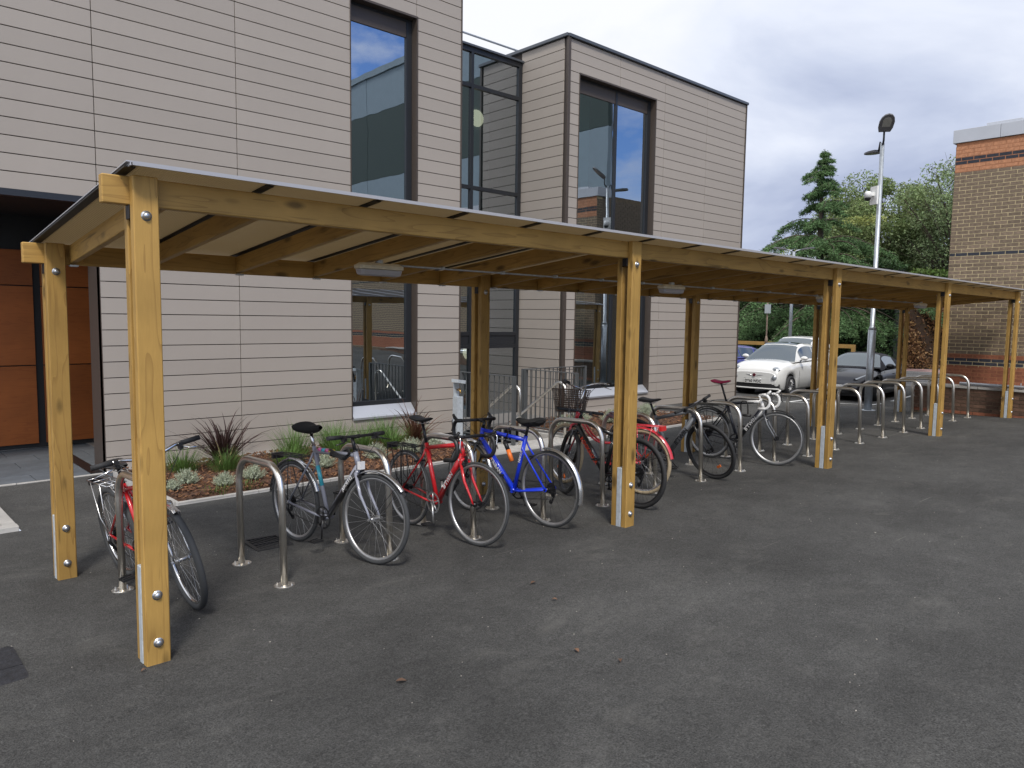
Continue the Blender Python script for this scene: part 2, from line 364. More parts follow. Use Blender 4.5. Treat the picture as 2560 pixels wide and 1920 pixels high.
# ------------------------------------------------------------------ ground
def sheet(name, xs, ys, m, dz=0., label=None):
    b = MB(); vs = [(x, y, gz(x, y)+dz) for x in xs for y in ys]; ny = len(ys)
    fs = [(i*ny+j, (i+1)*ny+j, (i+1)*ny+j+1, i*ny+j+1) for i in range(len(xs)-1) for j in range(ny-1)]
    b.add(vs, fs, True); return structure(b.build(name, m))
def lin(a, b, n): return [a+(b-a)*i/n for i in range(n+1)]
sheet('yard_asphalt', lin(-30, -2, 10)+lin(-1.5, 20, 43)+lin(22, 60, 19)+[90, 200], [-200, -60]+lin(-40, -2, 12)+lin(-1.5, 7.5, 18)+[7.9], ASPH)
sheet('car_park_asphalt', lin(13.0, 20, 14)+lin(21, 60, 20)+[90, 200], [7.9, 8.5, 9, 10, 11, 12, 14, 18, 30, 60, 200], ASPH)
sheet('entrance_asphalt', [1.25, 1.6, 2, 2.3, 2.52], [7.9, 8.5, 9, 9.6, 10.16], ASPH)
sheet('far_ground', [-200, -60, -30, -6, 1.25], [10.12, 12, 30, 200], ASPH_FAR, -.02)
sheet('back_ground', [1.25, 8, 17], [13.2, 30, 200], ASPH_FAR, -.02)
def bed(name, x0, x1, y0, y1, n_chip, seed):
    r = random.Random(seed); b = MB(); nx, ny = max(4, int((x1-x0)*9)), max(4, int((y1-y0)*9))
    def P(u, v):
        x, y = x0+(x1-x0)*u, y0+(y1-y0)*v; e = min(u, 1-u, v, 1-v)
        return (x, y, gz(x, y)+.005+(.03+.025*r.random())*min(1, e*12))
    b.grid(P, nx, ny); structure(b.build(name, MULCH))
    for k in range(3):
        c = MB()
        for _ in range(n_chip//3):
            x, y = r.uniform(x0+.03, x1-.03), r.uniform(y0+.03, y1-.03)
            M = Euler((r.uniform(-.6, .6), r.uniform(-.6, .6), r.uniform(0, 6.3))).to_matrix()
            l = r.uniform(.02, .05); c.box((x, y, gz(x, y)+.042+r.random()*.02), (l, l*r.uniform(.3, .6), .007), M)
        stuff(c.build('bark_chips', CHIP[k]))
bed('planting_bed', 2.66, 6.98, 7.98, 10.12, 5400, 3)
bed('planting_bed', 9.16, 12.92, 7.98, 10.12, 3600, 4)
bed('planting_bed', -3.0, 1.12, 8.08, 10.05, 1500, 5)
kerb = structure(bpy.data.objects.new('kerb', None)); COL.objects.link(kerb)
def kerb_run(x0, y0, x1, y1, w=.055, h=.03, seg=.915):
    L_ = math.hypot(x1-x0, y1-y0); n = max(1, round(L_/seg)); a = math.atan2(y1-y0, x1-x0)
    for i in range(n):
        t = (i+.5)/n; x, y = x0+(x1-x0)*t, y0+(y1-y0)*t
        dx, dy = (x1-x0)/n/2, (y1-y0)/n/2
        tilt = -math.atan2(gz(x+dx, y+dy)-gz(x-dx, y-dy), L_/n)
        block('kerb_stone', (x, y, gz(x, y)-.06+h/1+random.uniform(-.002, .002)), (L_/n-.006, w, .12), CONC, kerb, .005, (0, tilt, a))
kerb_run(2.62, 7.94, 7.02, 7.94); kerb_run(2.63, 7.98, 2.63, 10.16); kerb_run(7.01, 7.98, 7.01, 10.1)
kerb_run(9.1, 7.94, 12.98, 7.94); kerb_run(12.96, 7.98, 12.96, 10.1); kerb_run(9.13, 7.98, 9.13, 9.3)
kerb_run(-3, 8.02, 1.25, 8.02, .11); kerb_run(1.19, 8.08, 1.19, 10.1, .11)
kerb_run(-3, 10.17, 2.5, 10.17, .05, .012)
pav = structure(bpy.data.objects.new('entrance_paving', None)); COL.objects.link(pav)
yy = 10.2
for row in range(6):
    x = -3.0+(row % 2)*.3
    while x < 3.3:
        block('paving_slab', (x+.3, yy+.245, gz(x, 10.6)-.02+random.uniform(-.0015, .0015)), (.592, .482, .05), SLAB, pav, .002); x += .6
    yy += .49
# path and sunken stair by the glazed entrance
path = structure(bpy.data.objects.new('concrete_path', None)); COL.objects.link(path)
for i in range(4):
    block('paving_slab', (7.29+i*.52, 8.15, gz(8, 8.1)-.02), (.512, .40, .05), CONC, path, .003)
stair = structure(bpy.data.objects.new('sunken_steps', None)); COL.objects.link(stair)
for i in range(4):
    z = -.30-.15*i
    block('step', (8.38, 8.50+i*.3, z-.30), (1.28, .298, .6), CONC, stair, .006)
block('landing', (9.22, 10.57, -1.0), (3.0, 1.70, .2), CONC, stair, .003)
for c, d in (((7.69, 9.0, -.62), (.10, 1.25, .68)), ((9.07, 8.95, -.62), (.10, 1.16, .68)), ((9.95, 9.60, -.62), (1.65, .12, .68))):
    block('retaining_wall', c, d, CONC, stair, .006)
block('side_wall', (7.35, 9.2, -.5), (.56, 1.68, .46), CONC, stair, .003)

# ------------------------------------------------------------------ shelter
TX = -.003
def ft(x): return 2.36+TX*x            # top of the front posts
def rt(x): return 2.157+TX*x
bay, x0p, wp = 3.926, 1.16, .121
posts = [x0p+bay*i for i in range(5)]
sh = thing('bike_shelter', (x0p, 4.02, gz(x0p, 4.02)), 'long open timber cycle shelter with mono-pitch translucent roof on ten paired-board posts', 'shelter')
BOLT = mat('bolt_head', (.5,.52,.55), .32, .9)
_bolt = MB(); _bolt.lathe([(.0,.018),(.010,.0175),(.016,.012),(.0185,.003),(.0185,0),(.026,0),(.026,-.003),(0,-.003)], 14, Matrix.Rotation(R(90), 4, 'X'))
bolt_me = _bolt.mesh('bolt'); bolt_me.materials.append(BOLT)
def bolt(x, y, z, yflip=False):
    o = link('bolt', bolt_me, sh); o.location = Vector((x, y, z))-wloc(sh)
    if yflip: o.rotation_euler = (0, 0, math.pi)
t = .055
for row, (yf, top, ph) in enumerate(((4.02, ft, .52), (5.995, rt, .46))):
    for i, x in enumerate(posts):
        zt = top(x); zb = gz(x, yf)-.03
        for k, yy in enumerate((yf+t/2, yf+2.5*t+.004)):
            h = zt-zb-(.0 if k == 0 else .02)
            block('post_board', (x+wp/2+(.004 if k else 0), yy, zb+h/2), (wp, t, h), WZ, sh, .005)
        block('galvanised_plate', (x+wp/2-.008, yf+1.5*t+.002, zb+(ph+.03)/2), (wp-.012, t-.006, ph+.03), GALVM, sh, .003)
        block('packer', (x+wp/2-.01, yf+1.5*t, zt-.175), (wp-.01, t-.004, .07), BLKM, sh, .002)
        xb = x+wp*.5
        for zz in ((zt-.195), zb+.03+.37, zb+.03+.115):
            bolt(xb, yf-.001, zz)
            bolt(xb, yf+3*t+.006, zz, True)
# long beams in lengths, jointed at the posts
bh = .140
def long_beam(name, y, topf, drop, xs):
    for a, b in zip(xs[:-1], xs[1:]):
        xm = (a+b)/2; z = topf(xm)-drop-bh/2
        block(name, (xm, y, z), (b-a-.003, t-.002, bh), WX, sh, .005, (0, -math.atan(TX), 0), key=str(y))
jx = [1.035]+[p+wp/2 for p in posts[1:-1]]+[posts[-1]+wp+.10]
long_beam('front_beam', 4.02+1.5*t, ft, .002, jx)
long_beam('rear_beam', 5.995+1.5*t, rt, .002, jx)
# rafters between the beams
yA, yB = 4.02+2*t+.003, 5.995+t-.003
pitch = math.atan2(rt(5)-ft(5), 1.975)
raf = [1.315]+[1.13+.689*k for k in range(1, 24)]
raf = [r for r in raf if r < posts[-1]+wp+.05]
DARKT = mat('black_jointing_tape', (.02,.018,.016), .6)
for x in raf:
    L_ = (yB-yA)/math.cos(pitch); zc = ft(x)-.075+(rt(x)-ft(x))*((yA+yB)/2-4.10)/1.975
    block('rafter', (x+.022, (yA+yB)/2, zc+.003), (.045, L_, .125), WY, sh, .004, (pitch, 0, 0))
    block('joist_hanger', (x+.022, yB-.02, rt(x)-.148), (.052, .05, .012), GALVM, sh, .001)
# roof sheets, light edge trim, glazing bars over the rafters
ye0, ye1 = 3.93, 6.25
def zr(x, y): return ft(x)+.028+(rt(x)-ft(x))*(y-4.02)/1.975
edges = [1.135]+[r+.022 for r in raf[1:]]+[posts[-1]+wp+.12]
Ls = (ye1-ye0)/math.cos(pitch)
for a, b in zip(edges[:-1], edges[1:]):
    if b-a < .08: continue
    xm = (a+b)/2
    block('roof_sheet', (xm, (ye0+ye1)/2, zr(xm, (ye0+ye1)/2)), (b-a-.012, Ls, .010), SHEET, sh, 0, (pitch, 0, 0))
TRIM = mat('roof_trim', (.40,.40,.42), .45, .15)
for x in edges:
    block('glazing_bar', (x, (ye0+ye1)/2+.01, zr(x, (ye0+ye1)/2)-.0085), (.05, Ls-.05, .006), DARKT, sh, 0, (pitch, 0, 0))
    block('glazing_cap', (x, (ye0+ye1)/2, zr(x, (ye0+ye1)/2)+.0085), (.05, Ls, .006), TRIM, sh, 0, (pitch, 0, 0))
for i in range(6):
    a = edges[0]+(edges[-1]-edges[0])*i/6; b = edges[0]+(edges[-1]-edges[0])*(i+1)/6; xm = (a+b)/2
    block('front_trim', (xm, ye0-.006, zr(xm, ye0)+.001), (b-a-.002, .006, .020), TRIM, sh, 0, (0, -math.atan(TX), 0))
    block('rear_trim', (xm, ye1+.006, zr(xm, ye1)), (b-a-.002, .006, .020), TRIM, sh, 0, (0, -math.atan(TX), 0))
block('end_trim', (edges[0]-.006, (ye0+ye1)/2, zr(1.13, (ye0+ye1)/2)), (.006, Ls, .020), TRIM, sh, 0, (pitch, 0, 0))
block('end_trim', (edges[-1]+.006, (ye0+ye1)/2, zr(17, (ye0+ye1)/2)), (.006, Ls, .020), TRIM, sh, 0, (pitch, 0, 0))
# conduit and four bulkhead lights
CREAM = mat('aged_cream_plastic', (.68,.62,.47), .5, var=.12, vscale=20); DIFF = mat('frosted_diffuser', (.42,.42,.45), .35, spec=.6)
yc = 5.12
def zc_(x): return ft(x)-.135+(rt(x)-ft(x))*(yc-4.10)/1.975-.02
con = thing('conduit', (3.3, yc, 2.1), 'thin galvanised conduit pipe clipped along the underside of the shelter rafters', 'conduit')
b = MB(); b.tube([(3.32, yc, zc_(3.3)), (9, yc, zc_(9)), (15.2, yc, zc_(15))], .0085, 8); b.build('pipe', GALV, con, True)
for x in raf:
    if 3.5 < x < 15: block('pipe_clip', (x+.022, yc, zc_(x)+.002), (.022, .05, .026), GALVM, con, .003)
for i, (x, lab) in enumerate(((3.28, 'cream bulkhead light under the shelter roof, nearest to the camera'), (7.2, 'cream bulkhead light just beyond the second front post'),
                   (11.1, 'cream bulkhead light beside the third front post'), (15.0, 'cream bulkhead light near the far end, close to the fourth front post'))):
    lz = zc_(x)-.035
    lt = thing('bulkhead_light', (x, yc, lz+.04), lab, 'light', 'bulkhead lights under the shelter roof')
    p = MB(); n = 24
    def rr(sx, sy, z, r): 
        out = []
        for cx, cy, a0 in ((1,1,0),(-1,1,90),(-1,-1,180),(1,-1,270)):
            for k in range(4):
                a = R(a0+k*30); out.append(Vector((cx*(sx-r)+r*math.cos(a), cy*(sy-r)+r*math.sin(a), z)))
        return out
    def shell(rings, name, m):
        q = MB(); vs = [v for ring in rings for v in ring]; k = len(rings[0]); fs = [tuple(range(k))[::-1], tuple(range((len(rings)-1)*k, len(rings)*k))]
        for i_ in range(len(rings)-1):
            for j in range(k): fs.append((i_*k+j, i_*k+(j+1) % k, (i_+1)*k+(j+1) % k, (i_+1)*k+j))
        q.add(vs, fs); return q.build(name, m, lt)
    shell([rr(.195,.05,-.05,.03), rr(.205,.06,-.045,.03), rr(.205,.06,-.02,.03), rr(.175,.04,.0,.03)], 'housing', CREAM)
    shell([rr(.165,.03,-.098,.03), rr(.185,.048,-.09,.03), rr(.195,.055,-.052,.03)], 'diffuser', DIFF)
    q = MB(); q.disc((.0, 0, .012), .032, 14, None, .03); q.build('junction_box', GALVM, lt)


# ------------------------------------------------------------------ cycle stands
def make_stand():
    root = bpy.data.objects.new('cycle_stand', None); COL.objects.link(root)
    h, hw, r = .845, .355, .18
    pts = [(0, -hw, -.01), (0, -hw, h-r)]
    for k in range(1, 9): a = R(180-k*90/8); pts.append((0, -hw+r+r*math.cos(a), h-r+r*math.sin(a)))
    pts.append((0, 0, h))
    for k in range(0, 8): a = R(90-k*90/8); pts.append((0, hw-r+r*math.cos(a), h-r+r*math.sin(a)))
    pts += [(0, hw, h-r), (0, hw, -.01)]
    b = MB(); b.tube([(p[0], p[1], p[2]-.024) for p in pts], .0242, 14); b.build('hoop', STEEL, root)
    for s in (-1, 1):
        f = MB(); f.lathe([(0,.008),(.068,.008),(.07,.006),(.07,0)], 20, Matrix.Translation((0, s*hw, 0)), smooth=False)
        for k in range(4):
            a = R(45+90*k); f.lathe([(0,.022),(.006,.022),(.006,.008)], 6, Matrix.Translation((.052*math.cos(a), s*hw+.052*math.sin(a), 0)), smooth=False)
        f.build('base_plate', STEEL, root)
    return root
SX = [1.43, 2.26, 3.12, 3.95, 4.78, 5.61, 6.47, 7.33, 8.18, 9.02, 9.77, 10.57, 11.40, 12.25, 13.09, 13.85, 14.62, 15.43, 16.27]
SL = ['steel hoop stand half hidden behind the nearest front post, holding the red mountain bike',
 'empty steel hoop stand in the foreground beside the drain grate', 'steel hoop stand that the grey hybrid bicycle leans on',
 'steel hoop stand behind the red racing bicycle', 'steel hoop stand behind the bright blue racing bicycle',
 'steel hoop stand in front of the black and red bicycle, left of second front post', 'steel hoop stand hidden behind the second front post, next to the red town bicycle',
 'steel hoop stand in front of the wheel of the dark grey hybrid', 'steel hoop stand between the dark grey hybrid and the white racing bicycle',
 'steel hoop stand seen through the front wheel of the white racing bicycle', 'first empty steel hoop stand to the right of the white racing bicycle',
 'empty steel hoop stand hidden mostly by the third front post', 'first empty steel hoop stand to the right of the third front post',
 'second empty steel hoop stand to the right of the third front post', 'third empty steel hoop stand right of the third front post, before the lamp',
 'fourth empty steel hoop stand to the right of the third front post', 'empty steel hoop stand partly behind the fourth front post',
 'empty steel hoop stand just right of the fourth front post', 'last empty steel hoop stand, nearest to the low brick wall']
st0 = make_stand()
for i, (x, lab) in enumerate(zip(SX, SL)):
    s = st0 if i == 0 else copy_tree(st0)
    yc_ = 5.075-.008*i if i > 9 else 5.08
    s.location = (x, yc_, gz(x, yc_)); tag(s, lab, 'cycle stand', 'steel hoop cycle stands under the shelter')
    s.rotation_euler = (math.atan(-.0395), 0, 0)

# ------------------------------------------------------------------ modern clad building
YW, K0, KD = 10.2, 6.44, .199
mb = thing('clad_building', (2.54, YW, gz(3, 10.2)), 'modern two-storey building clad in beige horizontal panels with tall bronze-framed windows', 'building')
panel_faces = {}
def kz(k): return K0-KD*k
def pnl(xa, xb, ka, kb=None):   # a panel on the front face, course ka spans kz(ka) .. kz(ka+1)
    z1, z0 = kz(ka), kz(ka+1); w = xb-xa-.009
    block('cladding_panel', ((xa+xb)/2, YW+.012, (z0+z1)/2), (w, .022, z1-z0-.011), CLAD, mb, .0015)
def holes(x0, x1, k, hs):
    segs = [(x0, x1)]
    for (a, b, k0, k1) in hs:
        if k0 <= k < k1:
            n = []
            for s in segs:
                if b <= s[0] or a >= s[1]: n.append(s)
                else:
                    if a > s[0]: n.append((s[0], a))
                    if b < s[1]: n.append((b, s[1]))
            segs = n
    return segs
W1 = (6.04, 7.245, 0, 32); W2 = (11.11, 13.555, 0, 32)
W0 = (-2.6, 2.54, 17, 60)          # entrance recess, head at kz(17)
for k in range(-3, 34):
    for (a, b) in holes(-2.6, 8.155, k, (W0, W1)):
        cuts = sorted(set([a, b]+[c for c in (2.54, 4.28, 6.04, 7.245, -.5) if a < c < b]))
        for p, q in zip(cuts[:-1], cuts[1:]): pnl(p, q, k)
    for (a, b) in holes(10.82, 17.24, k, (W2,)):
        cuts = sorted(set([a, b]+[c for c in (12.34 if k < 0 else 11.11, 13.89, 15.55) if a < c < b]))
        for p, q in zip(cuts[:-1], cuts[1:]): pnl(p, q, k)
    z1, z0 = kz(k), kz(k+1)
    block('cladding_panel', (10.762, YW+.06+.62, (z0+z1)/2), (.022, 1.18, z1-z0-.011), CLAD, mb, .0015)
# backing walls with openings
def back(b, x0, x1, z0, z1, hs, y0=YW+.026, y1=YW+.13):
    xs = sorted(set([x0, x1]+[v for h in hs for v in h[:2]])); zs = sorted(set([z0, z1]+[v for h in hs for v in h[2:]]))
    for a, c in zip(xs[:-1], xs[1:]):
        for d, e in zip(zs[:-1], zs[1:]):
            if any(h[0] <= a and c <= h[1] and h[2] <= d and e <= h[3] for h in hs): continue
            b.box2((a, y0, d), (c, y1, e))
b = MB()
back(b, -2.6, 8.13, -.4, 7.03, [(-2.6, 2.54, -.4, kz(17)), (6.04, 7.245, kz(32), kz(0))])
back(b, 10.80, 17.22, -.4, 7.03, [(11.11, 13.555, kz(32), kz(0))])
b.box2((10.776, YW+.03, -1.0), (10.86, 16.5, 7.03))
b.box2((17.14, YW+.13, -.4), (17.22, 16.5, 7.03)); b.box2((8.05, YW+.13, -1.0), (8.13, 16.5, 7.03))
b.build('backing_wall', JOINT, mb, True)
for k in range(-3, 34, 1):   # far return wall is unseen, right return keeps the same courses
    z1, z0 = kz(k), kz(k+1)
    block('cladding_panel', (17.232, YW+.2+3.1, (z0+z1)/2), (.022, 6.2, z1-z0-.011), CLAD, mb, .0015)
for x, y, d in ((10.785, YW-.0, (.075, .06, 8.0)), (17.252, YW+.0, (.03, .05, 7.4)), (8.165, YW+.02, (.028, .06, 8.0))):
    block('corner_trim', (x, y, 7.05-d[2]/2), d, BRONZE, mb, .003)
COP = mat('dark_coping', (.10,.11,.125), .4, .4)
for c, d in (((14.02, YW+.06, 7.075), (6.54, .22, .06)), ((10.80, 11.2, 7.075), (.20, 2.06, .06)), ((2.8, YW+.06, 7.075), (10.8, .22, .06)), ((17.2, 13.3, 7.075), (.2, 6.2, .06)), ((8.12, 11.4, 7.075), (.2, 2.4, .06))):
    block('coping', c, d, COP, mb, .004)
b = MB(); b.box2((-2.6, YW+.2, 6.9), (8.1, 16.5, 6.98)); b.box2((10.85, YW+.2, 6.9), (17.14, 16.5, 6.98)); b.box2((8.13, 11.5, 6.72), (10.8, 16.5, 6.78)); b.build('roof_deck', mat('grey_membrane', (.2,.2,.2), .9), mb, True)
# interior shell: floors, back wall, soft blinds
INT = mat('interior_wall', (.30,.33,.31), .9); INTF = mat('interior_floor', (.16,.15,.14), .7)
b = MB(); b.box2((2.9, 14.6, -.3), (17.1, 14.7, 6.9)); b.box2((8.6, 11.6, -.6), (8.65, 14.6, 6.7)); b.box2((15.2, 10.5, -.3), (15.25, 14.6, 6.9)); b.box2((5.2, 10.5, -.3), (5.25, 14.6, 6.9)); b.box2((10.9, 11.6, -.3), (10.95, 14.6, 6.9)); b.build('interior_wall', INT, mb, True)
b = MB(); b.box2((2.9, 10.45, -.36), (17.1, 14.6, -.30)); b.box2((2.9, 10.45, 3.0), (8.0, 14.6, 3.3)); b.box2((10.9, 10.45, 3.0), (17.1, 14.6, 3.3)); b.build('floor_slab', INTF, mb, True)
def window(x0, x1, z0, z1, sill_z, mull=None):
    yg = 10.33
    w = MB(); fw = .045
    w.box2((x0+.002, yg, z1-fw-.02), (x1-.002, yg+.07, z1-.02)); w.box2((x0+.002, yg, sill_z), (x1-.002, yg+.07, sill_z+.07))
    w.box2((x0+.002, yg, sill_z+.07), (x0+.03, yg+.07, z1-fw-.02)); w.box2((x1-.11, yg, sill_z+.07), (x1-.002, yg+.07, z1-fw-.02))
    if mull: w.box2((mull-.03, yg, sill_z+.07), (mull+.03, yg+.07, z1-fw-.02))
    win = w.build('window', DARKFR, mb, True)
    rv = MB()
    rv.box2((x0-.012, YW-.012, z0), (x0+.002, yg+.07, z1)); rv.box2((x1-.002, YW-.012, z0), (x1+.022, yg+.07, z1+.0))
    rv.box2((x0-.012, YW-.012, z1-.02), (x1+.022, yg+.075, z1+.012))
    # deep bronze head panel above the glass
    rv.box2((x0+.002, yg+.01, z1-.30), (x1-.002, yg+.06, z1-.02))
    rv.build('reveal', BRONZE, win, True)
    s = MB(); s.add([(x0+.01, YW-.03, z0+.012), (x1-.01, YW-.03, z0+.012), (x1-.01, yg, sill_z), (x0+.01, yg, sill_z), (x0+.01, YW-.03, z0-.02), (x1-.01, YW-.03, z0-.02), (x1-.01, yg, z0-.02), (x0+.01, yg, z0-.02)],
        [(0,1,2,3),(4,5,1,0),(5,6,2,1),(7,4,0,3),(7,6,5,4)])
    s.build('sill', SILLM, win, True)
    xs = [x0+.03]+([mull-.03, mull+.03] if mull else [])+[x1-.11]
    for a, c in zip(xs[::2], xs[1::2]):
        g = MB(); g.add([(a, yg+.03, sill_z+.07), (c, yg+.03, sill_z+.07), (c, yg+.03, z1-fw-.02), (a, yg+.03, z1-fw-.02)], [(0,1,2,3)]); g.build('pane', GLASS, win, True)
    return win
win1 = window(6.04, 7.245, kz(32), kz(0), .25)
win2 = window(11.11, 13.555, kz(32), kz(0), .23, 12.40)
g = MB(); g.box2((11.5, 10.9, -.28), (12.19, 10.94, 6.3)); g.build('frosted_screen', mat('frosted_green_screen', (.25,.40,.36), .3), win2, True)
# curtain wall in the recess
cw = MB(); yg = 11.44; zb = -.9; zt = 6.83; xl, xr = 8.14, 10.74
cw.box2((xl, yg, zb), (xl+.06, yg+.08, zt)); cw.box2((xr-.09, yg, zb), (xr, yg+.08, zt)); cw.box2((xl+.06, yg, zt-.09), (xr-.09, yg+.08, zt))
tr = [6.117, 4.2, 1.36, 1.10]
for z in tr: cw.box2((xl+.06, yg+.002, z-.035), (xr-.09, yg+.078, z+.035))
cw.box2((9.405, yg-.003, zb+.1), (9.465, yg+.083, zt-.09)); cw.box2((xl+.06, yg, zb), (xr-.09, yg+.08, zb+.1))
curt = cw.build('curtain_wall', DARKFR, mb, True)
zs = [zb+.1, 1.065, 1.395, 4.165, 4.235, 6.082, 6.152, zt-.09]
for a, c in ((xl+.06, 9.405), (9.465, xr-.09)):
    for d, e in zip(zs[::2], zs[1::2]):
        g = MB(); g.add([(a, yg+.04, d), (c, yg+.04, d), (c, yg+.04, e), (a, yg+.04, e)], [(0,1,2,3)]); g.build('pane', GLASS, curt, True)
sp = MB(); sp.box2((xl+.06, yg+.02, 1.136), (xr-.09, yg+.06, 1.324)); sp.build('spandrel', DARKFR, curt, True)
block('coping', (9.46, yg+.04, zt+.02), (2.66, .16, .04), COP, mb, .003)
lamp_m = mat('lit_globe', (.9,.85,.7), .5, emit=(1, .93, .68), estr=1.1)
for (x, z, lab) in ((10.35, 5.85, 'round lit wall lamp glowing behind the upper glazing of the recess'), (10.2, .95, 'round lit wall lamp behind the entrance glazing, half hidden by a timber post')):
    o = MB(); o.lathe([(0, .05), (.10, .045), (.165, .02), (.175, -.01), (.0, -.015)], 28, Matrix.Translation((x, 12.4, z)) @ Matrix.Rotation(R(90), 4, 'X')); o = o.build('wall_lamp', lamp_m); tag(o, lab, 'lamp')
b = MB(); b.box2((9.5, 12.42, -.8), (10.7, 12.5, 6.7)); b.build('interior_partition', INT, mb, True)
# entrance recess with timber-veneer doors
b = MB(); b.box2((2.54, YW+.002, -.33), (2.60, 10.74, kz(17))); b.build('recess_reveal', mat('bronze_reveal', (.085,.07,.062), .45, .1), mb, True)
b = MB(); b.box2((-2.6, YW-.008, kz(17)-.07), (2.545, YW+.10, kz(17)+.004)); b.build('lintel', DARKFR, mb, True)
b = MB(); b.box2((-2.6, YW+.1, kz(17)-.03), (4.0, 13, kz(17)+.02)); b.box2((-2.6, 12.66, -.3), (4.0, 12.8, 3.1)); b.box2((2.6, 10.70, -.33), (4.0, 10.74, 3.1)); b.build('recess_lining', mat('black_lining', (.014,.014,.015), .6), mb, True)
for (a, c) in ((-2.5, -.1), (-.09, 2.27), (2.36, 3.9)):
    for d, e in ((-.235, .90), (.91, 2.04), (2.05, 2.55)):
        block('door_panel', ((a+c)/2, 12.63, (d+e)/2), (c-a-.008, .04, e-d-.006), WDOOR, mb, .002)
block('threshold_drain', (2.45, 11.2, gz(2.5, 11)+.008), (.14, 1.9, .012), BLKM, mb, .002)
rl = thing('roof_guard_rail', (9.5, 14.0, 6.75), 'thin grey guard rail on the roof behind the glazed link', 'railing')
b = MB(); b.tube([(8.0, 14, 8.24), (13.2, 14, 8.24)], .025, 8); b.build('rail', GALV, rl, True)
for x in (8.6, 10.6, 12.9):
    b = MB(); b.tube([(x, 14, 6.75), (x, 14, 8.23)], .02, 8); b.build('upright', GALV, rl, True)

# ------------------------------------------------------------------ balustrades, handrails, standpipe
def balustrade(ax, ay, bx, by, label, z0=None):
    zg = gz(ax, ay); r = thing('balustrade', (ax, ay, zg), label, 'railing', 'grey balustrades round the sunken steps')
    L_ = math.hypot(bx-ax, by-ay); d = Vector((bx-ax, by-ay, 0)).normalized(); h = 1.06; zt = -.27+h
    b = MB(); a_ = math.atan2(d.y, d.x); M = Matrix.Rotation(a_, 3, 'Z')
    mid = Vector(((ax+bx)/2, (ay+by)/2, 0))
    b.box(mid+Vector((0,0,zt)), (L_+.05, .05, .012), M); b.build('top_rail', GREYP, r, True)
    b = MB(); b.box(mid+Vector((0,0,-.20)), (L_-.05, .04, .010), M); b.build('bottom_rail', GREYP, r, True)
    for t_ in (0, 1):
        p = Vector((ax, ay, 0)).lerp(Vector((bx, by, 0)), t_); b = MB(); b.box(p+Vector((0,0,(zt-.006-.32)/2)), (.05, .05, zt-.006+.32), M); b.build('end_post', GREYP, r, True)
    n = int(L_/.105)
    for k in range(1, n):
        p = Vector((ax, ay, 0)).lerp(Vector((bx, by, 0)), k/n)
        block('bar', p+Vector((0,0,(zt-.006-.195)/2)), (.012, .012, zt-.006+.195), GREYP, r, 0)
balustrade(7.70, 9.55, 7.74, 8.33, 'grey barred balustrade left of the sunken steps, behind the blue racing bicycle')
balustrade(9.04, 9.43, 9.10, 8.28, 'grey barred balustrade right of the sunken steps, behind the wicker basket')
balustrade(9.04, 9.50, 10.66, 9.50, 'grey barred balustrade running along the facade behind the right-hand one')
for x, lab in ((7.86, 'stainless handrail with curved top on the left of the steps'), (8.88, 'stainless handrail with curved top on the right of the steps, behind the bicycle basket')):
    h = MB(); pts = [(x, 8.32, -.3), (x, 8.32, .50)]
    for k in range(1, 9): a = R(180-k*135/8); pts.append((x, 8.32+.14+.14*math.cos(a), .50+.14*math.sin(a)))
    pts += [(x, 9.75, -.25), (x, 9.85, -.30), (x, 9.85, -.9)]
    h.tube(pts, .021, 10); tag(h.build('handrail', STEEL), lab, 'handrail', 'stainless handrails of the sunken steps')
sp_ = thing('standpipe', (7.10, 8.9, gz(7.1, 8.9)), 'square galvanised water standpipe with brass tap beside the sunken steps', 'standpipe')
zg = gz(7.1, 8.9)
b = MB(); b.box2((7.05, 8.85, zg), (7.16, 8.96, zg+.76)); b.build('column', GALVM, sp_, True)
b = MB(); b.box2((7.055, 8.94, zg+.761), (7.155, 8.955, zg+.97)); b.build('back_plate', GALVM, sp_, True)
b = MB(); b.box((7.105, 8.89, zg+.995), (.15, .16, .05), Euler((0, .14, 0)).to_matrix()); b.build('hood', GALVM, sp_, True)
BR = mat('brass', (.55,.33,.10), .3, 1.)
b = MB(); b.tube([(7.10, 8.92, zg+.86), (7.10, 8.85, zg+.86), (7.10, 8.83, zg+.82)], .013, 8); b.box((7.10, 8.87, zg+.885), (.05, .012, .012)); b.build('tap', BR, sp_, True)

# ------------------------------------------------------------------ brick building and low wall
def brick_mat(name, c, v=.25):
    return mat(name, c, .88, var=.3, vscale=18, bump=.35, bscale=90, objvar=v)
B_BR = brick_mat('brick_brown', (.175,.130,.092)); B_OR = brick_mat('brick_orange', (.43,.20,.105), .10); B_RD = brick_mat('brick_red', (.24,.085,.045), .14)
B_BL = brick_mat('brick_blue_black', (.030,.033,.045), .2); B_LO = brick_mat('brick_dark', (.105,.058,.037), .4)
MORT = mat('yellow_mortar', (.50,.41,.245), .95, var=.2, vscale=20, bump=.3, bscale=80); MORT_D = mat('stained_mortar', (.15,.11,.07), .95, var=.4, vscale=9, bump=.3, bscale=80)
MORT_O = mat('orange_mortar', (.32,.14,.07), .95, var=.2, vscale=20)
bb = thing('brick_building', (17.5, 4.0, -.12), 'brown brick building with orange and blue-black brick bands under a grey fascia', 'building')
XB = 17.5; YC = 5.47; BZ0 = -.14; CH = .075
def course_mat(z):
    if z > 4.79: return B_BL if 4.93 < z < 5.08 else B_OR
    if 3.10 < z < 3.18: return B_BL
    if z > 1.07: return B_BR
    if .80 < z < .95: return B_BL
    return B_RD
FASC0 = 5.40
ncourse = int((FASC0-BZ0)/CH)
BRK = {}
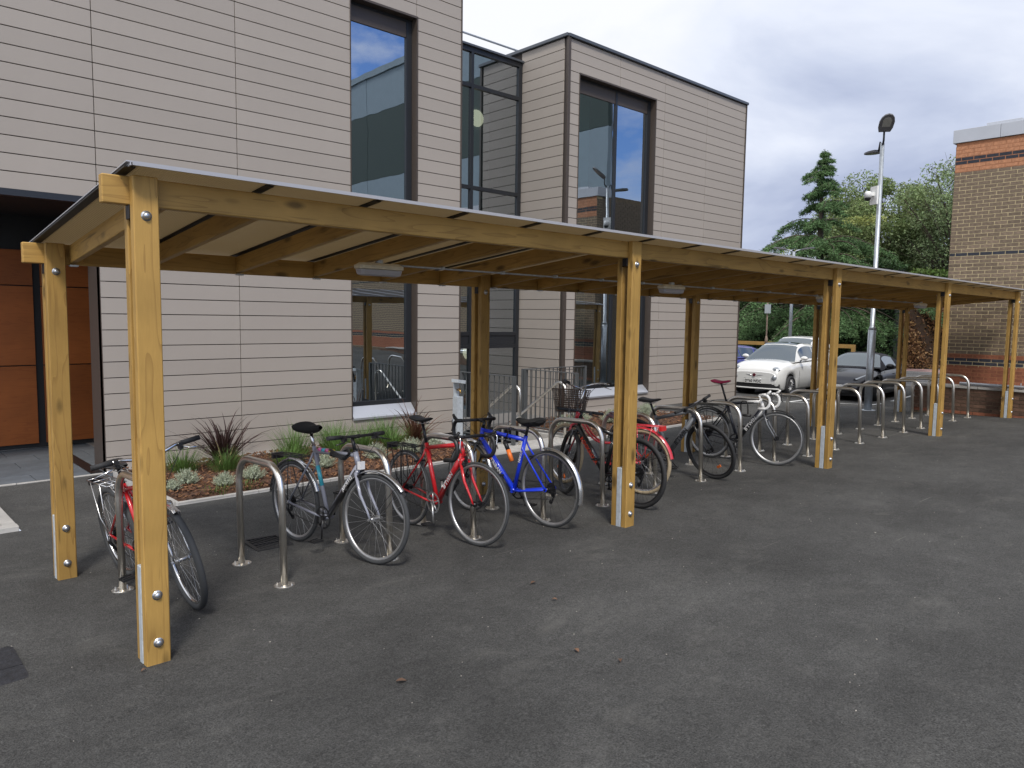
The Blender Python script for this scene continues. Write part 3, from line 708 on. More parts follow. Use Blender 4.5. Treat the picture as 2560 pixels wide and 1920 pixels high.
def brick_mesh(L_, m, key):
    k = (round(L_, 3), m.name)
    if k not in BRK:
        b = MB(); b.box((0,0,0), (.10, L_, .061)); me = b.mesh('brick'); me.materials.append(m); BRK[k] = me
    return BRK[k]
cands = []
for i in range(ncourse):
    z = BZ0+CH*(i+.5); m = course_mat(z); y = YC-.0; off = .1125 if i % 2 else .225
    first = True
    while y > -9:
        L_ = off if first else .225; first = False
        cands.append((y-L_/2, z, L_-.014, m)); y -= L_
vis = sorted([c for c in cands if c[0] > 4.0 and (c[1] > 0.55)], key=lambda c: (c[0]-3.2)**2+(c[1]-1.7)**2)
keep = set(id(c) for c in vis[:290]); rest = {}
wallp = MB(); wallp.box2((XB+.0035, -40, BZ0-.1), (XB+.25, YC-.004, FASC0)); wp_ = wallp.build('wall', MORT, bb, True)
orng = MB(); orng.box2((XB+.0015, -12, 4.80), (XB+.0032, YC-.006, FASC0)); orng.box2((XB+.0015, -12, BZ0), (XB+.0032, YC-.006, .80)); orng.box2((XB+.0015, -12, .95), (XB+.0032, YC-.006, 1.07)); orng.build('tinted_pointing', MORT_O, wp_, True)
for c in cands:
    y, z, L_, m = c; xo = XB+.05+random.uniform(-.0015, .0015)
    if id(c) in keep:
        o = link('brick', brick_mesh(L_, m, 0), wp_); o.location = Vector((xo, y, z))-wloc(wp_)
    else: rest.setdefault(m.name, (m, MB()))[1].box((xo, y, z), (.10, L_, .061))
for nme, (m, b) in rest.items(): stuff(b.build('bricks', m, wp_, True))
b = MB()
for i in range(ncourse):   # return of the corner towards the road, real bricks
    z = BZ0+CH*(i+.5); x = XB+.01+(.0 if i % 2 else .1125)
    if not i % 2: b.box((XB+.0+.055, YC-.048, z), (.105, .10, .065))
    while x < XB+5: b.box((x+.107, YC-.048, z), (.215, .10, .065)); x += .225
stuff(b.build('corner_bricks', B_BR, wp_, True))
b = MB(); b.box2((XB+.06, -40, FASC0-.5), (XB+14, YC-.08, FASC0)); b.box2((XB+.2, YC-.3, BZ0-.1), (XB+14, YC-.006, FASC0)); b.build('core', MORT_D, bb, True)
FAS = mat('grey_fascia', (.43,.45,.49), .45, .1, var=.06, vscale=2)
yy = YC+.06
for L_ in (.85, 1.6, 3, 3, 3, 3, 3): block('fascia_panel', (XB-.02+.3, yy-L_/2, FASC0+.14), (.62, L_-.006, .265), FAS, bb, .004); yy -= L_
block('fascia_block', (XB+.45, YC-.8, FASC0+.32), (.6, .62, .09), FAS, bb, .004)
block('soffit_strip', (XB+.1, -2, FASC0-.012), (.18, 14.9, .03), mat('soffit_brown', (.09,.04,.03), .7), bb, .002)
b = MB(); b.box2((XB+.6, -20, FASC0), (XB+14, YC-.2, FASC0+.12)); b.build('flat_roof', MORT_D, bb, True)
# strip windows of the brick range (seen only in the glass of the building opposite)
for k in range(6):
    y = -6-k*2.6; w = MB(); w.box2((XB-.012, y-1.1, 3.4), (XB+.02, y+1.1, 4.5)); f = w.build('window', mat('white_frame', (.6,.6,.6), .5), bb, True)
    g = MB(); g.box2((XB-.02, y-1.02, 3.48), (XB-.014, y+1.02, 4.42)); g.build('pane', GLASS, f, True)

lw = thing('low_brick_wall', (17.2, 4.5, -.15), 'low weathered dark brick wall projecting in front of the brick building', 'wall')
lx = 17.12; lyc = 5.86; ltop = .40
b = MB(); b.box2((lx+.008, -9, -.3), (XB-.004, lyc-.006, ltop-.02)); lcore = b.build('mortar_core', MORT_D, lw, True)
lc = []
for i in range(7):
    z = -.16+CH*(i+.5); y = lyc; first = True
    if z > ltop-.02: break
    while y > -6:
        L_ = (.1125 if i % 2 else .225) if first else .225; first = False; lc.append((y-L_/2, z, L_-.01)); y -= L_
lo_rest = MB()
for y, z, L_ in lc:
    if y > 2.6: o = link('brick', brick_mesh(L_, B_RD if z < -.1 else B_LO, 1), lcore); o.location = Vector((lx+.05+random.uniform(-.002,.002), y, z))-wloc(lcore)
    else: lo_rest.box((lx+.05, y, z), (.10, L_, .065))
stuff(lo_rest.build('bricks', B_LO, lcore, True))
b = MB()
for i in range(7):
    z = -.16+CH*(i+.5)
    for k in range(2): b.box((lx+.115+k*.225-.06*(i%2), lyc-.047, z), (.21, .10, .065))
stuff(b.build('end_bricks', B_LO, lcore, True))
y = lyc+.01
while y > -5: block('coping_stone', (lx+.18, y-.3, ltop), (.42, .594, .05), CONC, lw, .006); y -= .6
pr = thing('wall_rail', (17.02, 4.5, .5), 'galvanised steel pipe rail bolted along the top of the low brick wall', 'rail')
b = MB(); b.tube([(lx-.01, 5.0, .47), (lx-.01, -3, .47)], .036, 12); b.build('pipe', mat('bright_galvanised', (.62,.66,.72), .35, .5), pr, True)
for y in (4.85, 3.95, 3.0):
    block('bracket', (lx+.05, y, .455), (.16, .07, .02), GALV, pr, .003); block('bracket_bolt', (lx+.05, y, .525), (.02, .02, .05), GALV, pr, .002)

# hall beyond the brick range, on the right outside the frame: mirrored in the tall windows
hall = thing('sports_hall', (27, -18, 0), 'tall hall with pale metal cladding and a dark green band, mirrored in the windows', 'building')
HG = mat('pale_metal_cladding', (.20,.26,.30), .5, .2, var=.05); HD = mat('dark_green_cladding', (.016,.035,.030), .6)
for z0, z1, m, nme in ((5.5, 8.9, HG, 'lower_cladding'), (8.9, 12.3, HD, 'green_band'), (12.3, 14.2, HG, 'upper_cladding')):
    for k in range(11):
        y1 = 2.0-k*4.2; xa = min(34, 22.2+(2-y1)*1.2)
        b = MB(); b.prism([(22, y1), (22, y1-4.17), (min(34, xa+5), y1-4.17), (xa, y1)][::-1], z0+.01, z1-.01); b.build(nme, m, hall, True)
b = MB(); fp = [(22.1, 1.9), (22.1, -44), (33.9, -44), (33.9, -8)][::-1]; b.prism(fp, 0, 5.5); fp = [(21.9, 2.1), (21.9, -44.2), (34.1, -44.2), (34.1, -8)][::-1]; b.prism(fp, 14.2, 14.5); b.build('base_and_roof_edge', HG, hall, True)

# ------------------------------------------------------------------ bay markings, road, roundabout marks
def stripe(name, pts, w, m=WHITEP, dz=.004):
    b = MB()
    for (x0, y0), (x1, y1) in zip(pts[:-1], pts[1:]):
        L_ = math.hypot(x1-x0, y1-y0); n = max(1, int(L_/1.0)); nx, ny = -(y1-y0)/L_*w/2, (x1-x0)/L_*w/2
        for k in range(n):
            a, c = k/n, (k+1)/n; q = []
            for t_, s in ((a, -1), (c, -1), (c, 1), (a, 1)):
                x, y = x0+(x1-x0)*t_+nx*s, y0+(y1-y0)*t_+ny*s; q.append((x, y, gz(x, y)+dz))
            b.add(q, [(0,1,2,3)])
    return structure(b.build(name, m))
stripe('bay_line', [(17.60, 9.05), (18.6, 8.45), (19.25, 7.6)], .09)
stripe('bay_line', [(17.55, 8.95), (23.2, 10.0)], .09); stripe('bay_line', [(19.2, 7.55), (24.6, 8.2)], .09)
stripe('bay_line', [(17.58, 9.08), (17.3, 10.9)], .09)
PINK = mat('red_road_coating', (.50,.30,.27), .85, var=.2, vscale=3); ROADM = ASPH_FAR
sheet('road', lin(27, 60, 16)+[90, 200], lin(8.6, 40, 16), ROADM, .006)
def arrow(x, y, s, name='chevron_mark'):
    b = MB()
    for k in range(3):
        pts = []
        for i in range(13):
            a = R(-75+150*i/12); pts.append((x+k*.8*s+1.9*s*math.cos(a)*.5, y+1.5*s*math.sin(a)))
        for p, q in zip(pts[:-1], pts[1:]):
            b.add([(p[0], p[1], gz(*p)+.014), (q[0], q[1], gz(*q)+.014), (q[0]+.42*s, q[1], gz(*q)+.014), (p[0]+.42*s, p[1], gz(*p)+.014)], [(0,1,2,3)])
    return structure(b.build(name, PINK))
arrow(35.6, 12.3, .9)
stripe('red_road_band', [(43, 10), (52, 22)], 1.4, PINK, .012); stripe('kerb_line', [(45.5, 9), (55, 22)], .25, CONC, .05)
sheet('verge', lin(46.5, 60, 4)+[200], lin(8.6, 60, 8)+[200], mat('bare_verge', (.16,.11,.08), .95, var=.3, vscale=2), .05)

# ------------------------------------------------------------------ lamp posts, camera, sign pole, barrier
def lamp_post(x, y, h, r0, r1, heads, label, rooth=1.75, s=1.):
    zg = gz(x, y); t_ = thing('lamp_post', (x, y, zg), label, 'lamp post')
    b = MB(); b.tube([(0,0,-.02), (0,0,rooth)], r0, 16); b.build('root_section', GALV, t_)
    b = MB(); b.tube([(0,0,rooth), (0,0,rooth+.06), (0,0,rooth+.07), (0,0,h)], [r0+.002, r0*.72, r1, r1*.92], 16); b.build('column', GALV, t_)
    b = MB(); b.lathe([(0,.012),(r0*2,.012),(r0*2,0)], 20); b.build('base_flange', GALVM, t_)
    for (az, out, up, tilt, rise) in heads:
        M = Matrix.Translation((0, 0, h-.02)) @ Matrix.Rotation(R(az), 4, 'Z')
        a = MB(); a.tube([(0,0,-.06), (.10*s,0,.06), (out*.55,0,rise)], .024*s, 8); a.xf(M); a.build('arm', DARKFR if s < 1 else GALV, t_)
        hd = MB(); hm = M @ Matrix.Translation((out*.55, 0, rise)) @ Matrix.Rotation(R(-tilt), 4, 'Y')
        prof = [(0, .13), (.12, .165), (.30, .17), (.42, .14), (.50, .08), (.53, 0)]
        poly = [(u*s, v*s) for u, v in prof]+[(u*s, -v*s) for u, v in prof[::-1][1:]]
        hd.prism(poly, -.018*s, .018*s); inner = [(.04+u*.88, v*.62) for u, v in prof]
        hd.prism([(u*s, v*s) for u, v in inner]+[(u*s, -v*s) for u, v in inner[::-1][1:]], .018*s, .045*s); hd.xf(hm)
        head = hd.build('lamp_head', mat('lantern_grey', (.12,.12,.125), .45), t_)
        g = MB(); g.prism([(u*s, v*s) for u, v in ((.16,.09),(.34,.10),(.42,.07),(.45,0),(.42,-.07),(.34,-.10),(.16,-.09))], -.024*s, -.018*s); g.xf(hm); g.build('lens', mat('lantern_lens', (.30,.30,.27), .2), head)
    return t_
lp = lamp_post(16.63, 6.61, 5.66, .078, .047, [(-146, .16, .1, 36, .24), (52, .24, .1, 4, -.12)], 'tall galvanised twin-head lamp post with security camera, at the edge of the car park', 1.75, .86)
cc = thing('security_camera', (16.60, 6.66, 4.33), 'white dome security camera on a square bracket strapped to the tall lamp post', 'security camera')
WH = mat('white_plastic', (.72,.72,.70), .35)
camM = Matrix.Rotation(R(150), 4, 'Z') @ Matrix.Scale(.82, 4)
def ccb(b, name, m): b.xf(camM); return b.build(name, m, cc)
b = MB(); b.box((.07, 0, .05), (.05, .26, .46)); ccb(b, 'bracket', WH)
b = MB(); b.box((.16, 0, .08), (.14, .09, .09)); b.lathe([(0,.10),(.06,.10),(.08,.07),(.085,-.06),(.0,-.06)], 16, Matrix.Translation((.26, 0, .04))); ccb(b, 'housing', WH)
b = MB(); b.lathe([(.078,-.061),(.074,-.10),(.045,-.135),(0,-.15)], 16, Matrix.Translation((.26, 0, .04))); ccb(b, 'dome', BLK)
lamp_post(30.3, 15.42, 5.1, .07, .07, [(-52, .55, .1, 8, .10), (128, .55, .1, 8, .10)], 'distant pale grey twin-head lamp post in front of the cedar', 1.0, 1.01)
sg = thing('sign_pole', (26.35, 14.35, gz(26, 14)), 'thin rusty pole with a small grey box sign in front of the dark hedge', 'sign pole')
b = MB(); b.tube([(0,0,0), (0,0,4.0)], .028, 8); b.tube([(0,0,1.3), (0,0,1.45), (0,0,1.6)], [.06,.06,.03], 8); b.build('pole', mat('rusty_brown', (.20,.145,.11), .8, var=.3, vscale=8), sg)
b = MB(); b.box((-.04, -.03, 2.62), (.05, .22, .34)); b.build('box_sign', mat('weathered_grey_box', (.34,.37,.38), .6), sg)
br = thing('height_barrier', (29, 12.5, gz(29, 12)), 'low yellow tubular barrier rail behind the parked cars', 'barrier')
YEL = mat('yellow_paint', (.30,.175,.045), .7, var=.15, vscale=4)
b = MB(); b.box2((28.4, 11.9, .72), (28.52, 17.5, .86)); b.build('rail', YEL, br, True)
for y in (11.96, 14.6, 17.3):
    b = MB(); b.box2((28.40, y-.06, -.3), (28.52, y+.06, .718)); b.build('leg', YEL, br, True)

# ------------------------------------------------------------------ bicycles
WHY = Matrix.Rotation(R(90), 4, 'X')     # lathe axis onto Y
def bicycle(name, label, rear, front, sp):
    g = sp.get
    rx, ry = rear; fx, fy = front; rz_, fz = gz(rx, ry), gz(fx, fy)
    d = Vector((fx-rx, fy-ry, fz-rz_)); L = d.length
    X = d.normalized(); Z = Vector((0,0,1)); Y = Z.cross(X).normalized(); Z = X.cross(Y)
    ln = R(g('lean', 0)); Y2 = Y*math.cos(ln)+Z*math.sin(ln); Z2 = Z*math.cos(ln)-Y*math.sin(ln)
    root = thing(name, (rx, ry, rz_), label, 'bicycle')
    root.rotation_euler = Matrix((X, Y2, Z2)).transposed().to_euler()
    Rw = g('R', .34); tw = g('tw', .014); fr = g('frame'); side = -1 if g('face', 'r') == 'r' else 1
    tyre_m = g('tyre', RUB); rim_m = g('rim', ALLOY)
    V = lambda x, z, y=0: Vector((x, y, z))
    ang = R(71.5); ax = Vector((-math.cos(ang), 0, math.sin(ang)))
    Rh, Fh = V(0, Rw), V(L, Rw)
    BB = V(g('bbx', .43), g('bbz', .275)); st = Vector((-math.cos(R(73)), 0, math.sin(R(73))))
    Ls = g('Ls', .50); SC = BB+st*Ls
    HB = V(L-.043, Rw)+ax*g('fork', .385); HT = HB+ax*g('head', .13)
    TT = HT-ax*.025
    S = Matrix.Translation(HB) @ Matrix.Rotation(R(g('steer', 0)), 4, ax) @ Matrix.Translation(-HB)
    rT = g('rt', .0165)
    # frame
    b = MB()
    if g('kind') == 'step':
        c1 = [HT-ax*.03, HT-ax*.10+V(-.08, -.12), V(BB.x+.12, BB.z+.16), SC-st*.28+V(.02, 0)]
        for yy in (-.028, .028):
            b.tube([p+V(0,0,yy*(.3 if i == 0 else 1)) for i, p in enumerate(bez(HT-ax*.03, V(L-.34, .62), V(.62, .46), SC-st*.20, 12))], .011, 8)
        b.tube(bez(HB+ax*.03, V(L-.30, .46), V(.66, .30), BB, 14), .019, 10)
    else:
        b.tube([SC-st*.02, TT], g('rtt', rT), 10); b.tube([HB+ax*.025, BB], g('rdt', rT*1.15), 12)
    b.tube([BB, SC+st*.02], rT, 10); b.tube([HB, HT], .021, 12); b.tube([BB+V(0,0,-.036), BB+V(0,0,.036)], .022, 12)
    for s in (-1, 1):
        b.tube([SC-st*.03+V(0,0,s*.018), SC-st*.10+V(-.03,0,s*.045), Rh+V(.0,.0,s*.062)], [.009,.009,.0075], 8)
        b.tube([BB+V(-.02,0,s*.03), BB+V(-.10,.01,s*.045), Rh+V(0,0,s*.062)], [.011,.011,.009], 8)
        b.disc(Rh+V(0,0,s*.062), .019, 10, WHY, .007)
    frame = b.build('frame', fr, root)
    for t_ in g('decals', []):
        a0, a1, (s_, size, m) = t_[0], t_[1], t_[2]
        P0 = {'BB': BB, 'HB': HB, 'HT': HT, 'SC': SC}[a0]; P1 = {'BB': BB, 'HB': HB, 'HT': HT, 'SC': SC}[a1]
        tpos = t_[3]; u = (P1-P0).normalized(); n = V(0, 0, side); v = n.cross(u)
        c = P0.lerp(P1, tpos)+n*(t_[4] if len(t_) > 4 else rT*1.15+.001)
        M = Matrix((u, v, n)).transposed().to_4x4(); M.translation = c
        text('lettering', s_, size, M, m, frame, .0008, bold=.001)
    if g('topband'):
        b = MB(); 
        for k, cc_ in enumerate(g('topband')):
            q = MB(); p0 = SC.lerp(TT, .12+k*.09); p1 = SC.lerp(TT, .12+k*.09+.085); q.tube([p0, p1], rT+.0012, 10); q.build('sticker', cc_, frame)
    if g('seatband'):
        q = MB(); q.tube([BB.lerp(SC, .45), BB.lerp(SC, .75)], rT+.001, 10); q.build('sticker', g('seatband'), frame)
    if g('frontpaint'):
        q = MB(); q.tube([HB.lerp(BB, .03), HB.lerp(BB, .32)], rT*1.15+.0012, 12); q.tube([SC.lerp(TT, .45), TT], rT+.0012, 10); q.tube([HB, HT], .0225, 12); q.build('painted_section', g('frontpaint'), frame)
    if g('blackdown'):
        q = MB(); q.tube([HB.lerp(BB, .05), HB.lerp(BB, .99)], rT*1.15+.0065, 12); q.build('painted_section', BLACKP, frame)
    # fork
    b = MB(); fm = g('forkm', fr)
    b.tube([HB-ax*.035+V(0,0,-.05), HB-ax*.012, HB-ax*.035+V(0,0,.05)], .014, 8)
    sus = g('suspension')
    for s in (-1, 1):
        if sus: b.tube([HB-ax*.02+V(0,0,s*.055), HB-ax*.19+V(0,0,s*.055)], .014, 10); b.tube([HB-ax*.18+V(0,0,s*.055), Fh+V(.0,0,s*.058)+ax*.0], .019, 10)
        else: b.tube([HB-ax*.03+V(0,0,s*.048), HB-ax*.20+V(.0,0,s*.052), Fh+ax*.06+V(-.008,0,s*.052), Fh+V(0,0,s*.052)], [.0125,.012,.009,.0075], 8)
    b.xf(S); fork = b.build('fork', fm, root)
    # wheels
    nsp = g('spokes', 28)
    for nm, c, T in (('rear_wheel', Rh, Matrix.Identity(4)), ('front_wheel', Fh, S)):
        T2 = T @ Matrix.Translation(c)
        sb = MB(); hl = .030 if nm == 'front_wheel' else .034
        for k in range(nsp):
            a = 2*math.pi*k/nsp; s = 1 if k % 2 else -1; a2 = a+(.55 if (k//2) % 2 else -.55)*.5
            sb.tube([(math.cos(a2)*.022, s*hl, math.sin(a2)*.022), (math.cos(a)*(Rw-tw*2-.012), 0, math.sin(a)*(Rw-tw*2-.012))], .0012, 3, cap=False)
        sb.tube([(0,-.05,0), (0,.05,0)], .012, 10)
        for s in (-1, 1): sb.disc((0, s*hl, 0), .026, 12, WHY, .004); sb.disc((0, s*.066, 0), .010, 8, WHY, .012)
        sb.xf(T2); wo = sb.build('wheel', g('hubm', ALLOY), root)
        tb = MB(); prof = [(Rw-tw+tw*math.cos(R(q)), tw*math.sin(R(q))) for q in range(-150, 151, 30)]; prof = [(Rw-tw+tw*math.cos(R(q)), tw*1.0*math.sin(R(q))) for q in range(-180, 181, 30)]
        tb.lathe(prof, 56, T2 @ WHY); tb.build('tyre', tyre_m, wo)
        ro = Rw-tw*1.75; rd = g('rimd', .018)
        rb = MB(); rb.lathe([(ro+.004, -.010), (ro+.004,.010), (ro-rd*.3,.0115), (ro-rd, .006), (ro-rd,-.006), (ro-rd*.3,-.0115), (ro+.004,-.010)], 56, T2 @ WHY); rb.build('rim', rim_m, wo)
        if g('reflector'): 
            q = MB(); aa = R(-60 if nm == 'front_wheel' else -40); q.box((math.cos(aa)*.2, 0, math.sin(aa)*.2), (.055,.012,.028), Matrix.Rotation(-aa+R(90), 3, 'Y')); q.xf(T2); q.build('reflector', mat('orange_reflector', (.75,.16,.02), .3), wo)
    # drivetrain (on the bicycle's right)
    crm = g('crank', BLKM); b = MB(); cy = -.048
    b.lathe([(.078,.002),(.092,.002),(.092,-.002),(.078,-.002),(.078,.002)], 36, Matrix.Translation(BB+V(0,0,cy)) @ WHY, smooth=False)
    for k in range(5):
        a = R(72*k+20); b.tube([BB+V(0,0,cy), BB+V(math.cos(a)*.082, math.sin(a)*.082, cy)], .006, 5)
    b.disc(BB+V(0,0,cy-.006), .020, 12, WHY, .014); b.build('chainring', crm, root)
    ca = R(g('crankang', -80))
    for s, a in ((-1, ca), (1, ca+math.pi)):
        e_ = BB+V(math.cos(a)*.17, math.sin(a)*.17, s*.075); b = MB(); b.tube([BB+V(0,0,s*.055), e_], [.011,.008], 8, flat=(1.0,.6)); cr_ = b.build('crank', crm, root)
        b = MB(); c = e_+V(0,0,s*.055)
        for oy in (-.04, .04): b.box(c+V(0,0,oy), (.085,.008,.014))
        for ox in (-.038, .038): b.box(c+V(ox,0,0), (.009,.072,.016))
        b.box(c, (.018,.088,.014)); b.build('pedal', BLK, cr_)
    b = MB(); cz = Rh+V(0,0,-.040)
    b.tube([BB+V(0,.088,cy), cz+V(0,.045)], .0035, 4); b.tube([BB+V(0,-.088,cy), cz+V(.02,-.10), ], .0035, 4); b.build('chain', g('chain', BLKM), root)
    b = MB()
    for k in range(6): b.disc(Rh+V(0,0,-.022-.0045*k), .052-.0055*k, 18, WHY, .002)
    b.build('cassette', BLKM, root)
    b = MB(); b.tube([Rh+V(0,-.01,-.07), Rh+V(.0,-.05,-.075), cz+V(.012,-.13)], [.010,.012,.008], 6); b.disc(cz+V(.0,-.06), .020, 10, WHY, .006); b.disc(cz+V(.02,-.125), .020, 10, WHY, .006); b.build('derailleur', BLKM if crm != ALLOY else ALLOY, root)
    # saddle
    pt = SC+st*g('post', .14); b = MB(); b.tube([SC, pt], .0135, 10); b.build('seatpost', g('postm', BLKM), root)
    sm_ = g('saddle', BLK); wS, tS = g('sw', .075), g('st', .04)
    def sad(u, v):
        x = -.14+.28*u; w = wS*(1-min(1, u*1.02)**1.5)*.9+.018+(0 if u > .05 else -.02*(1-u/.05)); 
        if u < .12: w *= .6+.4*math.sqrt(u/.12)
        a = 2*math.pi*v; zc = .018*math.cos(u*6.0)*.5
        t_ = tS*(.55+.45*(1-u))*(.35+.65*min(1, u*8)*min(1, (1-u)*9+.25))
        zz = math.sin(a); return pt+V(x, .028+zc+(zz*t_*.5 if zz > 0 else zz*t_*.75), math.cos(a)*w)
    b = MB(); b.grid(sad, 16, 14); b.f.append(tuple(range(14))); b.sm.append(False); b.build('saddle', sm_, root)
    b = MB()
    for s in (-1, 1): b.tube([pt+V(-.10,.01,s*.03), pt+V(-.05,-.012,s*.022), pt+V(.05,-.012,s*.022), pt+V(.10,.01,s*.012)], .0035, 5)
    b.build('saddle_rails', ALLOY, root)
    # bars
    kind = g('bars', 'flat'); bm_ = g('barm', BLK); up = g('stem', .05); b = MB(); c = HT+ax*up
    b.tube([HT, c], .0145, 10); bc = c+V(g('reach', .08), g('rise', .015)); b.tube([c, bc], .015, 8); b.disc(HT+ax*.004, .0215, 14, Matrix.Rotation(math.atan2(ax.x, ax.z), 4, 'Y'), .012)
    b.xf(S); b.build('stem', g('stemm', BLKM), root)
    grips = []; levers = []
    if kind == 'flat':
        w = g('bw', .29); r_ = g('barrise', .0)
        pts = [bc+V(0,0,0)]; 
        full = [bc+V(-.03,r_,-w), bc+V(-.012,r_,-w*.5), bc+V(0,r_*.6,-w*.22), bc, bc+V(0,r_*.6,w*.22), bc+V(-.012,r_,w*.5), bc+V(-.03,r_,w)]
        for s in (-1, 1): grips.append([bc+V(-.031,r_,s*(w+.005)), bc+V(-.018,r_,s*(w-.115))]); levers.append([bc+V(.012,r_-.012,s*(w-.13)), bc+V(.050,r_-.030,s*(w-.085)), bc+V(.052,r_-.045,s*(w-.0))])
    elif kind == 'dutch':
        w = .27; full = []
        for s in (-1, 1):
            seg = bez(bc, bc+V(.05,.05,s*.16), bc+V(-.02,.09,s*.26), bc+V(-.20,.055,s*.30), 10); full = (seg[::-1]+full[1:]) if s == -1 else (full+seg[1:]) if full else seg
            grips.append([bc+V(-.21,.053,s*.302), bc+V(-.10,.077,s*.288)]); levers.append([bc+V(-.06,.06,s*.272), bc+V(-.09,.03,s*.275), bc+V(-.19,.005,s*.30)])
        s0 = bez(bc, bc+V(.05,.05,-.16), bc+V(-.02,.09,-.26), bc+V(-.20,.055,-.30), 10); s1 = bez(bc, bc+V(.05,.05,.16), bc+V(-.02,.09,.26), bc+V(-.20,.055,.30), 10); full = s0[::-1]+s1[1:]
    else:
        w = .212; full = None; q = MB(); q.tube([bc+V(0,0,-w), bc+V(0,0,w)], .014, 8)
        for s in (-1, 1):
            seg = [bc+V(0,0,s*(w-.02)), bc+V(.012,.0,s*w)]+[bc+V(.035+.062*math.sin(R(a))+.0, -.088+.086*math.cos(R(a)), s*(w+.005)) for a in range(0, 181, 20)]+[bc+V(-.045,-.178,s*(w+.008))]
            q.tube(seg, .018, 8)
            hb = bc+V(.055,.008,s*(w+.003)); q.tube([hb, hb+V(.03,.016), hb+V(.052,.045)], [.015,.016,.012], 8)
            levers.append([hb+V(.045,.02), hb+V(.072,-.015), hb+V(.064,-.075), hb+V(.082,-.115)])
        q.xf(S); q.build('handlebar', bm_, root)
    if full: q = MB(); q.tube(full, .0115, 10); q.xf(S); q.build('handlebar', bm_, root)
    for a in grips: q = MB(); q.tube(a, .0165, 10); q.xf(S); q.build('grip', g('gripm', RUB), root)
    for a in levers:
        q = MB(); q.tube(a, [.006]*(len(a)-1)+[.004], 6, flat=(1.0, 1.0)); q.xf(S); q.build('brake_lever', g('leverm', ALLOY), root)
        if kind != 'drop': q = MB(); q.box(a[0]+V(-.012,.002), (.045,.022,.045)); q.xf(S); q.build('lever_clamp', BLK, root)
    # cables
    q = MB()
    for s in (-1, 1):
        a0 = (levers[0][0] if s < 0 else levers[1][0]); a3 = HB+ax*.02+V(.03,0,s*.02) if s < 0 else HB.lerp(BB, .15)+V(0,.02,s*.02)
        q.tube(bez(a0, a0+V(.10,.02), HT+V(.12,.02,s*.03), a3, 12), .0025, 5)
    q.xf(S); q.build('cable', BLK, root)
    q = MB()
    for s in (-1, 1): q.box(HB-ax*.055+V(.012,-.0,s*.028), (.03,.05,.016))
    q.box(HB-ax*.03+V(.018,.012), (.03,.016,.05)); q.xf(S); q.build('brake', g('brakem', BLKM), root)
    q = MB(); 
    for s in (-1, 1): q.box(Rh+(SC-Rh).normalized()*(Rw-.01)+V(-.0,.0,s*.028), (.03,.05,.016))
    q.build('brake', g('brakem', BLKM), root)
    # mudguards
    def guard(c, T, a0, a1, m, nm='mudguard', w=.026):
        q = MB(); rg = Rw+.018
        prof = [(rg-.006,-w),(rg+.006,-w*.6),(rg+.010,0),(rg+.006,w*.6),(rg-.006,w),(rg+.003,w*.55),(rg+.006,0),(rg+.003,-w*.55),(rg-.006,-w)]
        q.lathe(prof, 26, T @ Matrix.Translation(c) @ WHY, R(a0), R(a1)); o = q.build(nm, m, root)
        q = MB()
        for a in (a0+8, a1-8):
            for s in (-1, 1): q.tube([c+V(0,0,s*.06), c+V(math.cos(R(a))*rg, math.sin(R(a))*rg, s*w)], .002, 4)
        q.xf(T); q.build('stay', BLKM, o)
    if g('guard_r'): guard(Rh, Matrix.Identity(4), *g('guard_r'))
    if g('guard_f'): guard(Fh, S, *g('guard_f'))
    # rear rack
    if g('rack'):
        m = g('rack'); zt_ = Rw*2+.045; q = MB()
        for y in (-.065, -.02, .02, .065): q.tube([V(-.22, zt_, y), V(.16, zt_, y)], .0042, 6)
        for x in (-.22, -.1, .02, .16): q.tube([V(x, zt_, -.065), V(x, zt_, .065)], .0042, 6)
        for s in (-1, 1):
            for x in (-.16, .02): q.tube([V(x, zt_, s*.065), V(x*.5, Rw+.12, s*.075), Rh+V(0,.02,s*.068)], .0042, 6)
            if g('loops'): q.tube([V(-.2, zt_, s*.08), V(-.2, Rw+.08, s*.09), V(-.12, Rw+.04, s*.09), V(-.04, Rw+.08, s*.09), V(-.04, zt_, s*.08)], .0038, 6); q.tube([V(.02, zt_, s*.08), V(.02, Rw+.10, s*.09), V(.09, Rw+.06, s*.09), V(.13, Rw+.10, s*.09), V(.12, zt_, s*.08)], .0038, 6)
            q.tube([V(.16, zt_, s*.05), SC-st*.10+V(-.02,0,s*.03)], .004, 6)
        rk = q.build('rear_rack', m, root)
        q = MB(); q.box(V(-.245, zt_-.02), (.03,.10,.05)); q.build('rear_light', g('rlight', BLK), rk)
    # extras
    if g('basket'):
        q = MB(); o = bc+V(.16, -.02); w0, w1, l0, l1, hB = .13, .175, .10, .135, .25
        def ring(t_): 
            w = w0+(w1-w0)*t_; l = l0+(l1-l0)*t_; return [o+V(l, -hB+hB*t_, w), o+V(l, -hB+hB*t_, -w), o+V(-l, -hB+hB*t_, -w), o+V(-l, -hB+hB*t_, w)]
        for k in range(11): q.tube(ring(k/10), .0035 if k not in (0, 10) else .006, 5, closed=True)
        for e_ in range(4):
            for k in range(12):
                t_ = k/12; A, B = ring(0), ring(1); q.tube([A[e_].lerp(A[(e_+1) % 4], t_), B[e_].lerp(B[(e_+1) % 4], t_)], .0028, 4)
        for k in range(7): A = ring(0); q.tube([A[0].lerp(A[1], k/6), A[3].lerp(A[2], k/6)], .003, 4)
        q.xf(S); q.build('basket', mat('brown_wicker', (.075,.042,.028), .7, var=.3, vscale=40), root)
